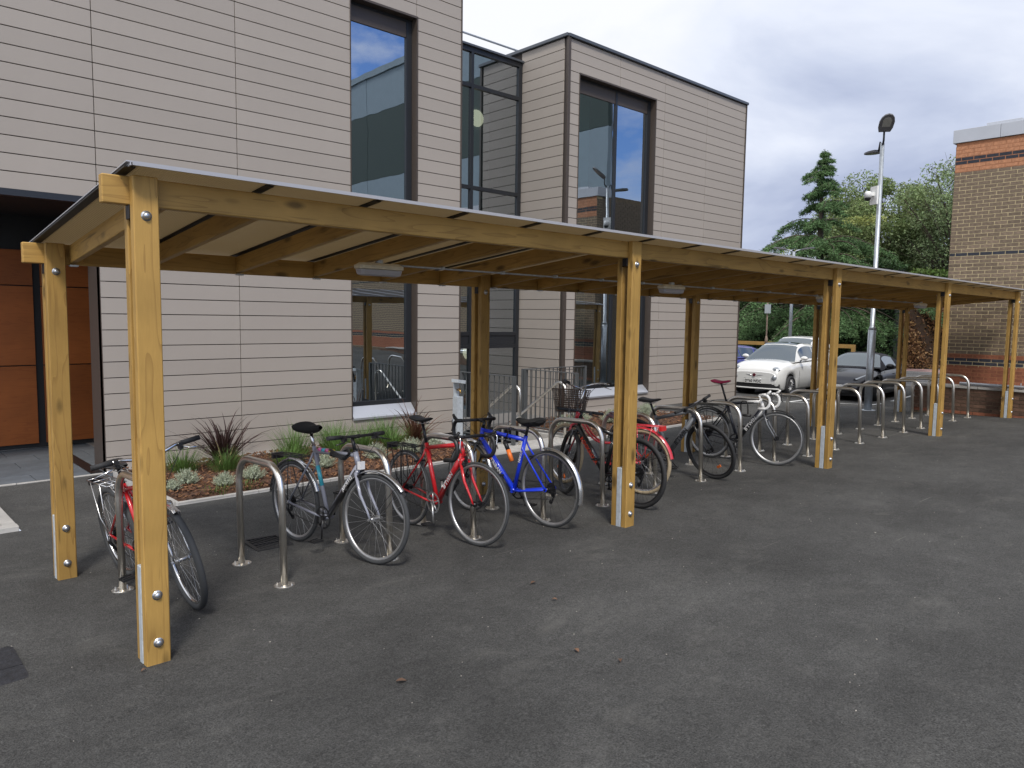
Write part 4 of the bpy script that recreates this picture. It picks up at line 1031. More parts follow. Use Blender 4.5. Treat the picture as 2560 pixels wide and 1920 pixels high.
    if g('ulock'):
        p = TT.lerp(SC, g('ulock')); q = MB(); hgt = .17; y = side*.05
        q.tube([p+V(-.05,-hgt,y), p+V(-.05,-.02,y), p+V(-.03,.012,y), p+V(.03,.012,y), p+V(.05,-.02,y), p+V(.05,-hgt,y)], .008, 8); q.build('lock_shackle', BLKM, root)
        q = MB(); q.tube([p+V(-.085,-hgt,y), p+V(.085,-hgt,y)], .017, 10); q.build('lock_body', BLK, root)
    if g('lockbody'):
        p = SC.lerp(TT, .28)+V(0,-.12,side*.09); q = MB(); q.tube([p+V(.02,.07), p+V(-.02,0)], .020, 10); q.build('lock_cap', BLK, root); q = MB(); q.tube([p+V(-.02,0), p+V(-.065,-.10)], .021, 10); q.build('lock_body', mat('orange_plastic', (.78,.18,.03), .4), root)
        q = MB(); q.tube([p+V(.02,.07), p+V(.0,.20,-side*.05), SC+V(0,.04,side*.01)], .007, 6); q.build('lock_cable', BLK, root)
        q = MB(); q.tube([HB.lerp(BB, .36)+V(-.02,.0,side*.03), HB.lerp(BB, .36)+V(.09,.02,side*.05)], .012, 8); q.build('lock_end', mat('orange_plastic'), root)
    if g('bottle'):
        u = (BB-HB).normalized(); p = HB.lerp(BB, .55)+Vector((u.z,0,-u.x))*(-.055); q = MB(); q.tube([p-u*.085, p+u*.085], .034, 12); q.build('bottle_cage', BLKM, root)
    if g('toplock'):
        p = SC.lerp(TT, .68); q = MB(); rr_ = random.Random(3)
        for k in range(4):
            q.tube([p+V(.11*math.cos(a_/12*6.283)+rr_.uniform(-.02,.02), .02*math.sin(a_)+.01*k-.02, .05*math.sin(a_/12*6.283)+side*.02) for a_ in range(12)], .007, 6, closed=True)
        q.build('coiled_lock', BLK, root)
    if g('flight'):
        p = bc+V(.05,.005,g('flight')); q = MB(); q.tube([p+V(-.03,0), p+V(.035,0)], .022, 12); q.xf(S); q.build('front_light', mat('silver_plastic', (.45,.45,.46), .35, .3), root)
    if g('bottlamp'):
        p = HB+V(.05,-.0,side*.02)+ax*.03; q = MB(); q.box(p, (.03,.05,.06)); q.xf(S); q.build('reflector', mat('clear_reflector', (.65,.65,.66), .15), root)
    return root
def bez(a, b, c, d, n):
    out = []
    for i in range(n+1):
        t_ = i/n; out.append(a*(1-t_)**3+b*3*t_*(1-t_)**2+c*3*t_*t_*(1-t_)+d*t_**3)
    return out
P_ = lambda n, c=(.06,.012,.012), r=.28, co=.6: mat(n, c, r, coat=co)
RED = P_('red_gloss_paint', (.52,.014,.020)); BLUE = P_('blue_gloss_paint', (.010,.045,.66)); GREY = P_('metallic_grey_paint', (.25,.26,.31), .3); CORAL = P_('coral_red_paint', (.52,.03,.045), .35)
BLACKP = P_('black_gloss_paint', (.012,.012,.013)); GRAPH = P_('graphite_paint', (.13,.137,.15), .35); NAVY = P_('black_navy_paint', (.012,.014,.022)); WHITEB = P_('white_gloss_paint', (.76,.76,.75))
WTXT = mat('white_lettering', (.75,.75,.75), .4); RTXT = mat('red_lettering', (.72,.06,.02), .4); KTXT = mat('black_lettering', (.01,.01,.01), .4)
SILV = mat('silver_mudguard', (.60,.60,.60), .22, .9); CREAMT = mat('cream_rubber', (.36,.29,.19), .7, var=.15, vscale=8); GREYT = mat('grey_rubber', (.042,.044,.046), .75)
st1 = [P_('sticker_%s' % n, c) for n, c in (('pink', (.6,.12,.3)), ('cyan', (.05,.4,.5)), ('yellow', (.65,.5,.06)), ('violet', (.2,.08,.4)))]
bicycle('bicycle', 'red mountain bicycle with silver rear rack, half hidden behind the nearest front post', (1.56, 5.76), (1.655, 4.73),
    dict(frame=RED, forkm=SILV, suspension=0, lean=9, steer=-7, bars='flat', bw=.32, barrise=.06, stemm=CHR, barm=CHR, leverm=CHR, stem=.12, Ls=.46, post=.13, saddle=BLK, rack=SILV, guard_r=None, guard_f=(70, 130, SILV), tw=.022, R=.335, tyre=GREYT, rim=CHR, rimd=.02, crankang=-110, bottle=0, brakem=ALLOY, rdt=.022))
bicycle('bicycle', 'grey hybrid bicycle with silver mudguards and a black padded saddle cover', (2.86, 5.744), (2.978, 4.706),
    dict(frame=GREY, forkm=GREY, bbx=.465, steer=8, lean=0, bars='flat', bw=.29, stem=.115, Ls=.555, post=.15, postm=CHR, saddle=mat('padded_black', (.006,.006,.006), .9), sw=.105, st=.075, rack=BLKM, guard_r=(20, 175, SILV), guard_f=(40, 150, SILV), tw=.018, tyre=GREYT, crankang=-88,
    blackdown=1, decals=[('BB', 'HB', ('APOLLO', .045, WTXT), .70, .027)], topband=[st1[0], st1[1], st1[0], st1[2]], seatband=st1[1], toplock=1, bottlamp=1, leverm=BLKM, rdt=.022))
bicycle('bicycle', 'red racing bicycle with black drop bars and white lettering on its down tube', (3.844, 5.52), (3.826, 4.526),
    dict(frame=RED, bbx=.455, steer=8, lean=0, bars='drop', stem=.035, reach=.10, Ls=.50, post=.21, saddle=BLK, sw=.058, rack=BLKM, loops=1, tw=.0125, rim=ALLOY, rimd=.02, tyre=GREYT, crank=ALLOY, crankang=-78, rt=.019, rdt=.026, spokes=20, hubm=BLKM,
    decals=[('BB', 'HB', ("B'TWIN", .054, WTXT), .50, .027), ('BB', 'HB', ("5", .04, WTXT), .93, .027)], leverm=CHR, lockend=1, bottle=1))
bicycle('bicycle', 'bright blue racing bicycle with silver rear mudguard and orange lock, facing the building', (4.655, 4.518), (4.584, 5.543),
    dict(frame=BLUE, forkm=BLACKP, face='l', steer=-6, lean=0, bars='drop', stem=.055, reach=.10, Ls=.52, post=.13, saddle=mat('padded_black'), sw=.115, st=.07, guard_r=(80, 195, SILV), tw=.0135, rim=ALLOY, tyre=GREYT, crankang=-120, rt=.019, rdt=.025, spokes=24, hubm=BLKM,
    decals=[('HB', 'BB', ('TRIBAN', .052, WTXT), .52, .026), ('SC', 'BB', ("B'TWIN", .034, WTXT), .35, .021)], leverm=CHR, lockbody=1, guard_f=(60, 165, SILV)))
bicycle('bicycle', 'black mountain bicycle with red lettering, its rear wheel just right of the second front post', (5.766, 4.409), (5.805, 5.384),
    dict(frame=BLACKP, face='l', steer=-30, lean=0, bars='flat', bw=.25, stem=.05, Ls=.45, post=.15, saddle=P_('dark_maroon', (.06,.012,.012)), tw=.021, R=.345, rim=BLKM, tyre=RUB, crankang=-85, rt=.021, rdt=.030, spokes=28, hubm=BLKM, suspension=1, reflector=1,
    decals=[('HB', 'BB', ('ROCKRIDER', .060, RTXT), .48, .031)], leverm=BLKM))
bicycle('bicycle', 'coral red town bicycle with cream tyres, wicker basket and red rear rack', (6.305, 4.769), (6.202, 5.80),
    dict(frame=CORAL, face='l', kind='step', steer=-18, lean=0, bars='dutch', stem=.24, Ls=.46, post=.10, head=.15, saddle=P_('dark_maroon'), sw=.09, tw=.020, R=.345, tyre=CREAMT, rim=CHR, rack=CORAL, rlight=P_('red_lens', (.6,.02,.02)), guard_r=(15, 170, CORAL), crankang=-60, basket=1, barm=CHR, stemm=CHR, rt=.018, reflector=1, leverm=CHR, gripm=BLK))
bicycle('bicycle', 'graphite hybrid bicycle with black lettering leaning between two stands, third bicycle from the right-hand end', (7.31, 5.62), (7.526, 4.697),
    dict(frame=GRAPH, forkm=BLACKP, steer=-19, lean=9, bars='flat', bw=.31, stem=.05, Ls=.46, post=.19, saddle=BLK, sw=.07, tw=.020, R=.343, rim=BLKM, tyre=RUB, crankang=-50, rt=.021, rdt=.034, hubm=BLKM, reflector=1, guard_r=(80, 170, SILV),
    decals=[('BB', 'HB', ("B'TWIN", .072, KTXT), .52, .036)], leverm=BLKM))
bicycle('bicycle', 'black and white racing bicycle with white bars and raspberry saddle, the rightmost bicycle', (8.832, 5.573), (8.837, 4.60),
    dict(frame=NAVY, frontpaint=WHITEB, forkm=GRAPH, steer=13, lean=2, bars='drop', barm=WHITEB, stemm=WHITEB, stem=.06, reach=.10, Ls=.52, post=.26, saddle=P_('raspberry_saddle', (.42,.02,.085), .5, 0), sw=.065, tw=.0135, rim=ALLOY, rimd=.024, tyre=GREYT, crankang=-86, rt=.020, rdt=.030, spokes=20, hubm=BLKM, rack=BLKM, guard_r=(25, 170, BLK), guard_f=(50, 100, BLK), ulock=.42,
    decals=[('BB', 'HB', ("B'TWIN", .068, WTXT), .55, .033)], leverm=BLKM))

# ------------------------------------------------------------------ cars
def interp(pts):
    xs = [p[0] for p in pts]; ys = [p[1] for p in pts]
    def f(x): return float(np.interp(x, xs, ys))
    def g(x, h=.06): return (f(x-h)+2*f(x)+f(x+h)+f(x-2*h)+f(x+2*h))/6
    return g
def car(name, label, x, y, rz, sp, z=None):
    root = thing(name, (x, y, gz(x, y) if z is None else z), label, 'car', None, rz)
    Lh = sp['L']/2; W = sp['W']/2; belt = interp(sp['belt']); roof = interp(sp['roof']); wid = interp(sp['wid']); wx = sp['wheels']; rw = sp['rw']; paint = sp['paint']; gc = sp.get('gc', .17)
    def bot(x_):
        zb = gc+.02+ (max(0, (abs(x_)-Lh+.25))*.5)
        for w in wx:
            d = abs(x_-w)
            if d < rw+.055: zb = max(zb, rw+math.sqrt(max(0, (rw+.055)**2-d*d)))
        return zb
    n = 76; b = MB(); rings = []
    xs = [-Lh, -Lh+.012, -Lh+.03]+[-Lh+.055+(2*Lh-.11)*i/(n-6) for i in range(n-5)]+[Lh-.03, Lh-.012, Lh]
    for x_ in xs:
        w = W*wid(x_); T = belt(x_); B = min(bot(x_), T-.12); cr = sp.get('crown', .05)*(1 if abs(x_) < Lh*.9 else .5)
        half = [(w-.05, B), (w-.005, B+.04), (w+.004, B+(T-B)*.45), (w-.004, T-.16 if T-.16 > B+.1 else B+(T-B)*.7), (w-.03, T-.06), (w-.09, T-.012), (w*.72, T+cr*.45), (w*.36, T+cr*.9), (0, T+cr)]
        e_ = max(0, (abs(x_)-(Lh-.055))/.055); k_ = 1-.10*e_*e_; zc0 = (B+T)/2; half = [(h[0]*k_ if h[0] else 0, zc0+(h[1]-zc0)*(1-.22*e_*e_)) for h in half]
        ring = [(x_, h[0], h[1]) for h in half]+[(x_, -h[0], h[1]) for h in half[::-1][1:]]; rings.append(ring)
    m = len(rings[0]); vs = [v for r_ in rings for v in r_]; fs = []
    for i in range(n):
        for j in range(m-1): a = i*m+j; fs.append((a, a+m, a+m+1, a+1))
    b.add(vs, fs, True); b.f += [tuple(range(m))[::-1], tuple(range(n*m, n*m+m))]; b.sm += [False, False]
    body = b.build('body', paint, root)
    b = MB(); b.box2((-Lh+.25, -W+.12, gc), (Lh-.25, W-.12, gc+.25)); b.build('underbody', BLK, root)
    for w in wx:
        b = MB()
        for s in (-1, 1):
            b = MB(); b.lathe([(0,0),(rw+.05,0),(rw+.05,.22)], 24, Matrix.Translation((w, s*(W-.20), rw)) @ Matrix.Rotation(R(90*s), 4, 'X'))
            b.build('wheel_arch_liner', BLK, root)
    # cabin
    c0, c1 = sp['cab']; Wr = sp['Wr']
    def S(u, v, off=0.):
        x_ = c0+(c1-c0)*u; zb = belt(x_)+.0; zr_ = max(roof(x_), zb+.002); wb = W*wid(x_)-.035; k = min(1, (zr_-zb)/.42); wr = wb-(wb-Wr)*k
        s = 1 if v < .5 else -1; q = v*2 if v < .5 else (1-v)*2     # 0 at the base, 1 on the centre line
        if q < .5: t_ = q/.5; yy = wb+(wr-wb)*t_; zz = zb+(zr_-.07*k-zb)*t_
        elif q < .65: t_ = (q-.5)/.15; yy = wr-.09*t_*k; zz = zr_-.07*k+.055*k*t_
        else: t_ = (q-.65)/.35; yy = (wr-.09*k)*(1-t_); zz = zr_-.015*k+.025*k*math.sin(t_*math.pi/2)
        p = Vector((x_, s*yy, zz))
        return p
    def N_(u, v):
        e = .01; a = S(min(1, u+e), v)-S(max(0, u-e), v); c = S(u, min(1, v+e))-S(u, max(0, v-e)); n_ = a.cross(c); 
        if n_.length < 1e-9: return Vector((0,0,1))
        n_.normalize(); return n_ if n_.dot(Vector((0, S(u, v).y*2, .6))) > 0 else -n_
    b = MB(); b.grid(lambda u, v: S(u, v), 44, 40); b.build('cabin', sp.get('roofpaint', paint), root)
    def patch(name, u0, u1, v0, v1, m, off=.006, nu=10, nv=10, par=root, f=None):
        q = MB(); 
        def P(a, c):
            u = u0+(u1-u0)*a; v = v0+(v1-v0)*c
            if f: u, v = f(u, v, a, c)
            return S(u, v)+N_(u, v)*off
        q.grid(P, nu, nv); return q.build(name, m, par)
    us = lambda xx: (xx-c0)/(c1-c0)
    patch('windscreen', us(sp['ws'][0]), us(sp['ws'][1]), .27, .73, CARGLASS, .008)
    if sp.get('glassroof'): patch('glass_roof', us(-.55), us(sp['ws'][0]-.06), .32, .68, CARGLASS, .007)
    if sp.get('rs'): patch('rear_window', us(sp['rs'][0]), us(sp['rs'][1]), .28, .72, CARGLASS)
    for v0, v1, s in ((.035, .235, 1), (.965, .765, -1)):
        for a, c in sp['side']: patch('side_window', us(a), us(c), v0, v1, CARGLASS, .006, 8, 4)
    for s in (-1, 1):
        mx = sp['mirror']; q = MB(); q.grid(lambda u, v: Vector((mx+.07*math.cos(math.pi*(u-.5)*1.0)*math.cos(2*math.pi*v)*1.0, s*(W+.09)+.105*math.sin(math.pi*(u-.5)), belt(mx)+.10+.068*math.cos(math.pi*(u-.5))*math.sin(2*math.pi*v))), 8, 12)
        mo = q.build('mirror', paint if not sp.get('mirblack') else BLK, root); q = MB(); q.tube([(mx, s*(W-.03), belt(mx)+.02), (mx, s*(W+.06), belt(mx)+.07)], .018, 6); q.build('mirror_stalk', BLK, mo)
    for w in wx:
        for s in (-1, 1):
            T = Matrix.Translation((w, s*(W-.095), rw)) @ Matrix.Rotation(R(-90*s), 4, 'X')
            q = MB(); q.lathe([(rw*.68,-.10),(rw*.93,-.10),(rw,-.06),(rw,.06),(rw*.93,.095),(rw*.70,.09),(rw*.68,.03)], 30, T); tyre = q.build('wheel', RUB, root)
            q = MB(); q.lathe([(rw*.70,.088),(rw*.64,.080),(rw*.62,.0),(0,.0)], 30, T); q.build('rim_barrel', BLKM, tyre)
            q = MB()
            for k in range(sp.get('nsp', 10)):
                a = 2*math.pi*k/sp.get('nsp', 10); q.tube([T @ Vector((math.cos(a)*.03, math.sin(a)*.03, .07)), T @ Vector((math.cos(a)*rw*.66, math.sin(a)*rw*.66, .078))], .013 if sp.get('nsp', 10) > 9 else .024, 6)
            q.lathe([(0,.085),(.045,.08),(.05,.05)], 12, T); q.lathe([(rw*.68,.089),(rw*.70,.089),(rw*.70,.080),(rw*.65,.078)], 30, T); q.build('rim', ALLOY, tyre)
    # seams: doors
    q = MB()
    for s in (-1, 1):
        for xx in sp['seams']: 
            w = W*wid(xx); q.tube([(xx, s*(w-.004), gc+.10 if all(abs(xx-k) > rw+.06 for k in wx) else belt(xx)-.1), (xx, s*(w+.005), belt(xx)*.62+gc*.3), (xx, s*(w-.028), belt(xx)-.06)], .0045, 4)
    q.build('door_seam', BLK, body)
    q = MB()
    for s in (-1, 1): xx = sp['seams'][-1]-(.85 if sp['L'] < 3.7 else .8); q.box((xx, s*(W*wid(xx)+.006), belt(xx)-.16), (.15, .02, .022))
    q.build('door_handle', sp.get('handle', paint), body)
    return root, body, belt, W, wid, Lh
FW = mat('pearl_white_paint', (.70,.70,.68), .22, coat=.8); KP = mat('black_car_paint', (.008,.008,.013), .34, spec=.3, coat=.45); PUR = mat('indigo_car_paint', (.045,.045,.20), .25, coat=.9)
LENS = mat('headlamp_lens', (.30,.32,.34), .1, .5, coat=1.); PLATE = mat('number_plate_white', (.72,.72,.70), .4); 
# small white retro hatchback, nose towards the yard
L_ = 3.55; fx0 = 19.65
c_, body, belt, W, wid, Lh = car('hatchback_car', 'small white retro hatchback with round headlamps parked nose-on beside the clad building', fx0+L_/2, 11.15, R(184), dict(
    L=L_, W=1.63, paint=FW, roofpaint=FW, glassroof=1, rw=.29, wheels=(1.08, -1.22), gc=.16, crown=.06, Wr=.58, nsp=14,
    belt=[(-1.78,.80),(-1.6,.98),(-1.2,1.00),(.5,.97),(.85,.96),(1.25,.93),(1.52,.87),(1.68,.80),(1.77,.70),(1.80,.64)],
    roof=[(-1.75,.8),(-1.62,1.05),(-1.35,1.34),(-.9,1.47),(-.2,1.50),(.10,1.46),(.38,1.30),(.90,.92)],
    wid=[(-1.8,.74),(-1.6,.90),(-1.2,.97),(0,1),(1.1,.99),(1.4,.96),(1.62,.92),(1.74,.87),(1.8,.82)],
    cab=(-1.66, .92), ws=(.16, .84), rs=(-1.62, -1.34), side=((-.62, .34), (-1.25, -.68)), mirror=.50, seams=(-.72, .56)))
for s in (-1, 1):
    q = MB(); T = Matrix.Translation((1.66, s*.60, .73)) @ Matrix.Rotation(R(s*24), 4, 'Z') @ Matrix.Rotation(R(66), 4, 'Y')
    q.lathe([(0,.055),(.07,.048),(.105,.025),(.115,0),(.115,-.08)], 24, T); h_ = q.build('headlamp', LENS, body)
    q = MB(); q.lathe([(.108,.016),(.124,.014),(.130,-.06)], 24, T); q.build('headlamp_rim', CHR, h_)
    q = MB(); q.lathe([(0,.045),(.05,.04),(.075,.02),(.08,-.06)], 20, Matrix.Translation((1.755, s*.59, .54)) @ Matrix.Rotation(R(s*24), 4, 'Z') @ Matrix.Rotation(R(80), 4, 'Y')); q.build('indicator_lamp', LENS, body)
q = MB(); q.grid(lambda u, v: Vector((1.822-.11*abs(u*2-1)**2.6, (u*2-1)*.74, .235+.13*v)), 20, 2); q.build('lower_grille', BLK, body)
q = MB(); q.tube([Vector((1.845-.11*abs(u)**2.6, u*.74, .225)) for u in [i/8-1 for i in range(17)]], .022, 8); q.build('bumper_blade', FW, body)
q = MB(); q.box((1.84, .0, .425), (.012, .53, .115)); pl = q.build('number_plate', PLATE, body)
M = Matrix(((0,0,1,0),(1,0,0,0),(0,1,0,0),(0,0,0,1))); M.translation = Vector((1.848, 0, .425)); text('registration', 'DY60 WDC', .112, M, KTXT, pl, .001, bold=.003, sx=.86)
q = MB(); q.disc((1.79, 0, .60), .045, 20, Matrix.Rotation(R(82), 4, 'Y'), .02); q.build('badge', mat('dark_badge', (.15,.02,.04), .2, .5), body)
q = MB()
for s in (-1, 1): q.tube([(1.795, s*.07, .60), (1.755, s*.38, .605)], .007, 6)
q.tube([(1.815, -.30, .505), (1.83, 0, .505), (1.815, .30, .505)], .006, 6); q.build('chrome_moustache', CHR, body)
q = MB(); q.tube([(.96, .55, .955), (.86, .05, .985)], .008, 5); q.tube([(.96, -.05, .965), (.86, -.55, .975)], .008, 5); q.build('wipers', BLK, body)
# second white hatchback behind it
c2, body2, *_r = car('hatchback_car', 'taller white hatchback parked behind the small retro one', 25.6, 12.75, R(188), dict(
    L=3.9, W=1.70, paint=FW, rw=.30, wheels=(1.2, -1.25), gc=.17, Wr=.60, nsp=10,
    belt=[(-1.95,.9),(-1.7,1.1),(0,1.08),(.7,1.04),(1.3,.96),(1.7,.80),(1.95,.55)], roof=[(-1.9,1.0),(-1.7,1.3),(-1.3,1.56),(-.6,1.63),(.0,1.60),(.4,1.43),(1.05,1.03)],
    wid=[(-1.95,.8),(-1.6,.95),(0,1),(1.3,.98),(1.7,.86),(1.95,.65)], cab=(-1.85, 1.08), ws=(.10, .98), rs=(-1.84,-1.4), side=((-.5,.3),(-1.3,-.55)), mirror=.62, seams=(-.55,.6)))
# black roadster with soft top
c3, body3, b3, W3, wid3, L3 = car('roadster_car', 'black two-seat roadster with black soft top parked in front of the tall lamp post', 22.0, 8.98, R(185), dict(
    L=3.92, W=1.64, paint=KP, roofpaint=mat('soft_top_fabric', (.018,.018,.024), .8), rw=.30, wheels=(1.12, -1.16), gc=.14, crown=.05, Wr=.52, nsp=7, mirblack=1,
    belt=[(-1.96,.62),(-1.8,.80),(-1.4,.88),(-.4,.85),(.5,.84),(1.0,.80),(1.5,.70),(1.8,.57),(1.96,.42)],
    roof=[(-1.3,.88),(-1.05,1.05),(-.7,1.20),(-.2,1.27),(.15,1.24),(.85,.86)],
    wid=[(-1.96,.70),(-1.75,.88),(-1.3,.98),(0,.97),(1.1,1.0),(1.5,.93),(1.8,.78),(1.96,.58)], cab=(-1.3, .88), ws=(.12, .80), side=((-.62,.28),), mirror=.55, seams=(-.62,.55)))
for s in (-1, 1):
    q = MB(); 
    q.grid(lambda u, v: Vector((1.80-.42*u, s*(.40+.27*u+.10*(v-.5)*(1-.3*u)), .575+.155*u-.02+.03*math.sin(math.pi*v)+.028)), 8, 6); q.build('headlamp', LENS, body3)
q = MB(); q.grid(lambda u, v: Vector((1.955-.16*abs(u*2-1)**2, (u*2-1)*.42, .24+.13*v)), 14, 2); q.build('grille', BLK, body3)
q = MB(); q.box((1.985, .0, .40), (.012, .52, .11)); q.build('number_plate', PLATE, body3)
q = MB(); q.box((.42, -.30, 1.02), (.004, .07, .07), Matrix.Rotation(R(-55), 3, 'Y')); q.build('permit_disc', WH, body3)
# indigo car at the corner of the building
c4, *_r = car('parked_car', 'indigo blue car, only its rear showing past the corner of the clad building', 22.75, 14.25, R(172), dict(
    L=4.2, W=1.75, paint=PUR, rw=.31, wheels=(1.3, -1.3), gc=.15, Wr=.60,
    belt=[(-2.1,.75),(-1.8,.90),(0,.88),(1.0,.82),(1.7,.7),(2.1,.5)], roof=[(-2.0,.8),(-1.75,1.05),(-1.2,1.28),(-.4,1.34),(.3,1.28),(1.1,.85)],
    wid=[(-2.1,.8),(-1.7,.95),(0,1),(1.5,.95),(2.1,.7)], cab=(-2.0, 1.12), ws=(.4, 1.0), rs=(-1.98,-1.5), side=((-.3,.5),(-1.1,-.35),(-1.55,-1.2)), mirror=.8, seams=(-.35,.7)))

# ------------------------------------------------------------------ planting
def leafmat(name, c, v=.3, rough=.55, tr=.25):
    m = bpy.data.materials.new(name); m.use_nodes = True; nt = m.node_tree; N = nt.nodes.new; L = nt.links.new; p = nt.nodes['Principled BSDF']
    p.inputs['Roughness'].default_value = rough; p.inputs['Specular IOR Level'].default_value = .3
    geo = N('ShaderNodeNewGeometry'); mr = N('ShaderNodeMapRange'); mr.inputs['To Min'].default_value = 1-v; mr.inputs['To Max'].default_value = 1+v; L(geo.outputs['Random Per Island'], mr.inputs[0])
    h = N('ShaderNodeHueSaturation'); h.inputs['Color'].default_value = (*c, 1); L(mr.outputs[0], h.inputs['Value'])
    mr2 = N('ShaderNodeMapRange'); mr2.inputs['To Min'].default_value = .485; mr2.inputs['To Max'].default_value = .515; L(geo.outputs['Random Per Island'], mr2.inputs[0]); L(mr2.outputs[0], h.inputs['Hue'])
    L(h.outputs[0], p.inputs['Base Color'])
    if tr:
        t_ = N('ShaderNodeBsdfTranslucent'); L(h.outputs[0], t_.inputs['Color']); mx = N('ShaderNodeMixShader'); mx.inputs[0].default_value = tr; L(p.outputs[0], mx.inputs[1]); L(t_.outputs[0], mx.inputs[2]); L(mx.outputs[0], nt.nodes['Material Output'].inputs[0])
    return m
FLAX = leafmat('purple_flax', (.045,.024,.022), .4, .4); FLAX2 = leafmat('bronze_flax', (.12,.055,.036), .4, .4); GRASS = leafmat('green_sedge', (.105,.185,.045), .4); SILVERL = leafmat('silver_foliage', (.43,.47,.35), .25, .8); DEADL = leafmat('straw_leaf', (.26,.22,.11), .3)
def blade(b, base, az, lean, ln, w, droop, seg=7, tw=0):
    d = Vector((math.cos(az), math.sin(az), 0)); s = Vector((-math.sin(az), math.cos(az), 0)); p = Vector(base); a = lean; rows = []
    for i in range(seg+1):
        t_ = i/seg; ww = w*(1-t_)**.6*(.55+.45*min(1, t_*4)); side = s
        rows.append((p-side*ww*.5, p+d*-.15*ww+Vector((0,0,-.15*ww)), p+side*ww*.5))
        p = p+(d*math.sin(a)+Vector((0,0,math.cos(a))))*ln/seg; a += droop/seg*(.4+1.6*t_)
    vs = [v for r_ in rows for v in r_]; fs = []
    for i in range(seg):
        for k in (0, 1): q = i*3+k; fs.append((q, q+1, q+4, q+3))
    b.add(vs, fs, True)
def flax(x, y, label, m, n=64, h=.85, seed=1):
    r = random.Random(seed); t_ = thing('flax_plant', (x, y, gz(x, y)+.03), label, 'plant'); meshes = []
    for k in range(12):
        b = MB(); blade(b, (0,0,0), 0, r.uniform(.05, .9), h*r.uniform(.6, 1.1), .028, r.uniform(.3, 1.5)); me = b.mesh('leaf'); me.materials.append(m); meshes.append(me)
    for k in range(n):
        o = link('leaf', r.choice(meshes), t_); o.rotation_euler = (r.uniform(-.12,.12), r.uniform(-.12,.12), r.uniform(0, 6.28)); o.location = (r.uniform(-.05,.05), r.uniform(-.05,.05), 0); s = r.uniform(.7, 1.15); o.scale = (s, s, s)
    return t_
flax(3.76, 9.55, 'large dark purple flax with spiky leaves at the foot of the facade', FLAX, 140, .80, 2)
flax(6.72, 9.5, 'bronze red flax beside the standpipe column', FLAX2, 95, .72, 5)
def tuft(name, x, y, label, m, n, h, spread, w, seed, group, droop=1.3):
    r = random.Random(seed); b = MB(); zg = gz(x, y)+.03
    for _ in range(n):
        a = r.uniform(0, 6.28); rr_ = r.random()*spread*.35
        blade(b, (rr_*math.cos(a), rr_*math.sin(a), 0), a+r.uniform(-.5,.5), r.uniform(.05, .7), h*r.uniform(.5, 1.1), w, r.uniform(.2, droop), 5)
    o = b.build(name, m); o.location = (x, y, zg); tag(o, label, 'plant', group); return o
gl = [(3.20, 9.45, .34, 'green grass tuft at the left end of the bed, seen beside the nearest post'), (3.62, 9.15, .30, 'green grass tuft in front of the purple flax'), (4.75, 9.55, .46, 'tall green grass tuft to the right of the purple flax'),
      (4.35, 8.95, .30, 'low green grass tuft seen through the empty stand'), (5.45, 9.75, .42, 'green grass tuft behind the rear wheel of the grey hybrid'), (5.25, 9.2, .44, 'green grass tuft below the saddle of the grey hybrid'),
      (5.75, 9.4, .42, 'green grass tuft right of the grey hybrid seat post'), (6.35, 9.75, .42, 'green grass tuft below the handlebar of the grey hybrid'), (6.1, 9.15, .36, 'green grass tuft in front of the bronze flax'), (6.95, 9.75, .26, 'small grass tuft against the standpipe')]
for i, (x, y, h, lab) in enumerate(gl): tuft('grass_tuft', x, y, lab, GRASS, 330, h*1.12, .5, .007, 20+i, 'green grass tufts in the planting bed')
for i, (x, y) in enumerate(((3.1, 8.1), (3.45, 8.15))): tuft('weed_tuft', x, y, ('small weed tuft by the kerb on the left of the bed', 'second small weed tuft by the kerb, slightly right')[i], leafmat('weed_green_%d' % i, (.09,.12,.03)), 60, .10, .5, .012, 40+i, 'small weeds by the kerb')
tuft('dry_leaves', 3.66, 9.25, 'drooping straw coloured leaves under the purple flax', DEADL, 16, .5, .3, .02, 50, None, 2.2)
def silver(x, y, s, label, seed):
    r = random.Random(seed); b = MB()
    for _ in range(150):
        az = r.uniform(0, 6.28); el = r.uniform(.05, 1.25); d = Vector((math.cos(az)*math.sin(el), math.sin(az)*math.sin(el), math.cos(el))); p = Vector((0,0,0)); ln = s*r.uniform(.75, 1.1)
        e = p+d*ln+Vector((0,0,.1*ln)); b.tube([p+d*ln*.2, p+d*ln*.6, e], [.003,.003,.002], 3, cap=False)
        for k in range(9):
            t_ = .4+.6*k/9; c = p.lerp(e, t_); q = Vector((r.uniform(-1,1), r.uniform(-1,1), r.uniform(-.3,1))).normalized()*.022*s/.15; w = q.cross(d).normalized()*.004
            b.add([c-w, c+w, c+q], [(0,1,2)])
    o = b.build('silver_shrub', SILVERL); o.location = (x, y, gz(x, y)+.03); tag(o, label, 'plant', 'silver leaved shrubs in the planting beds')
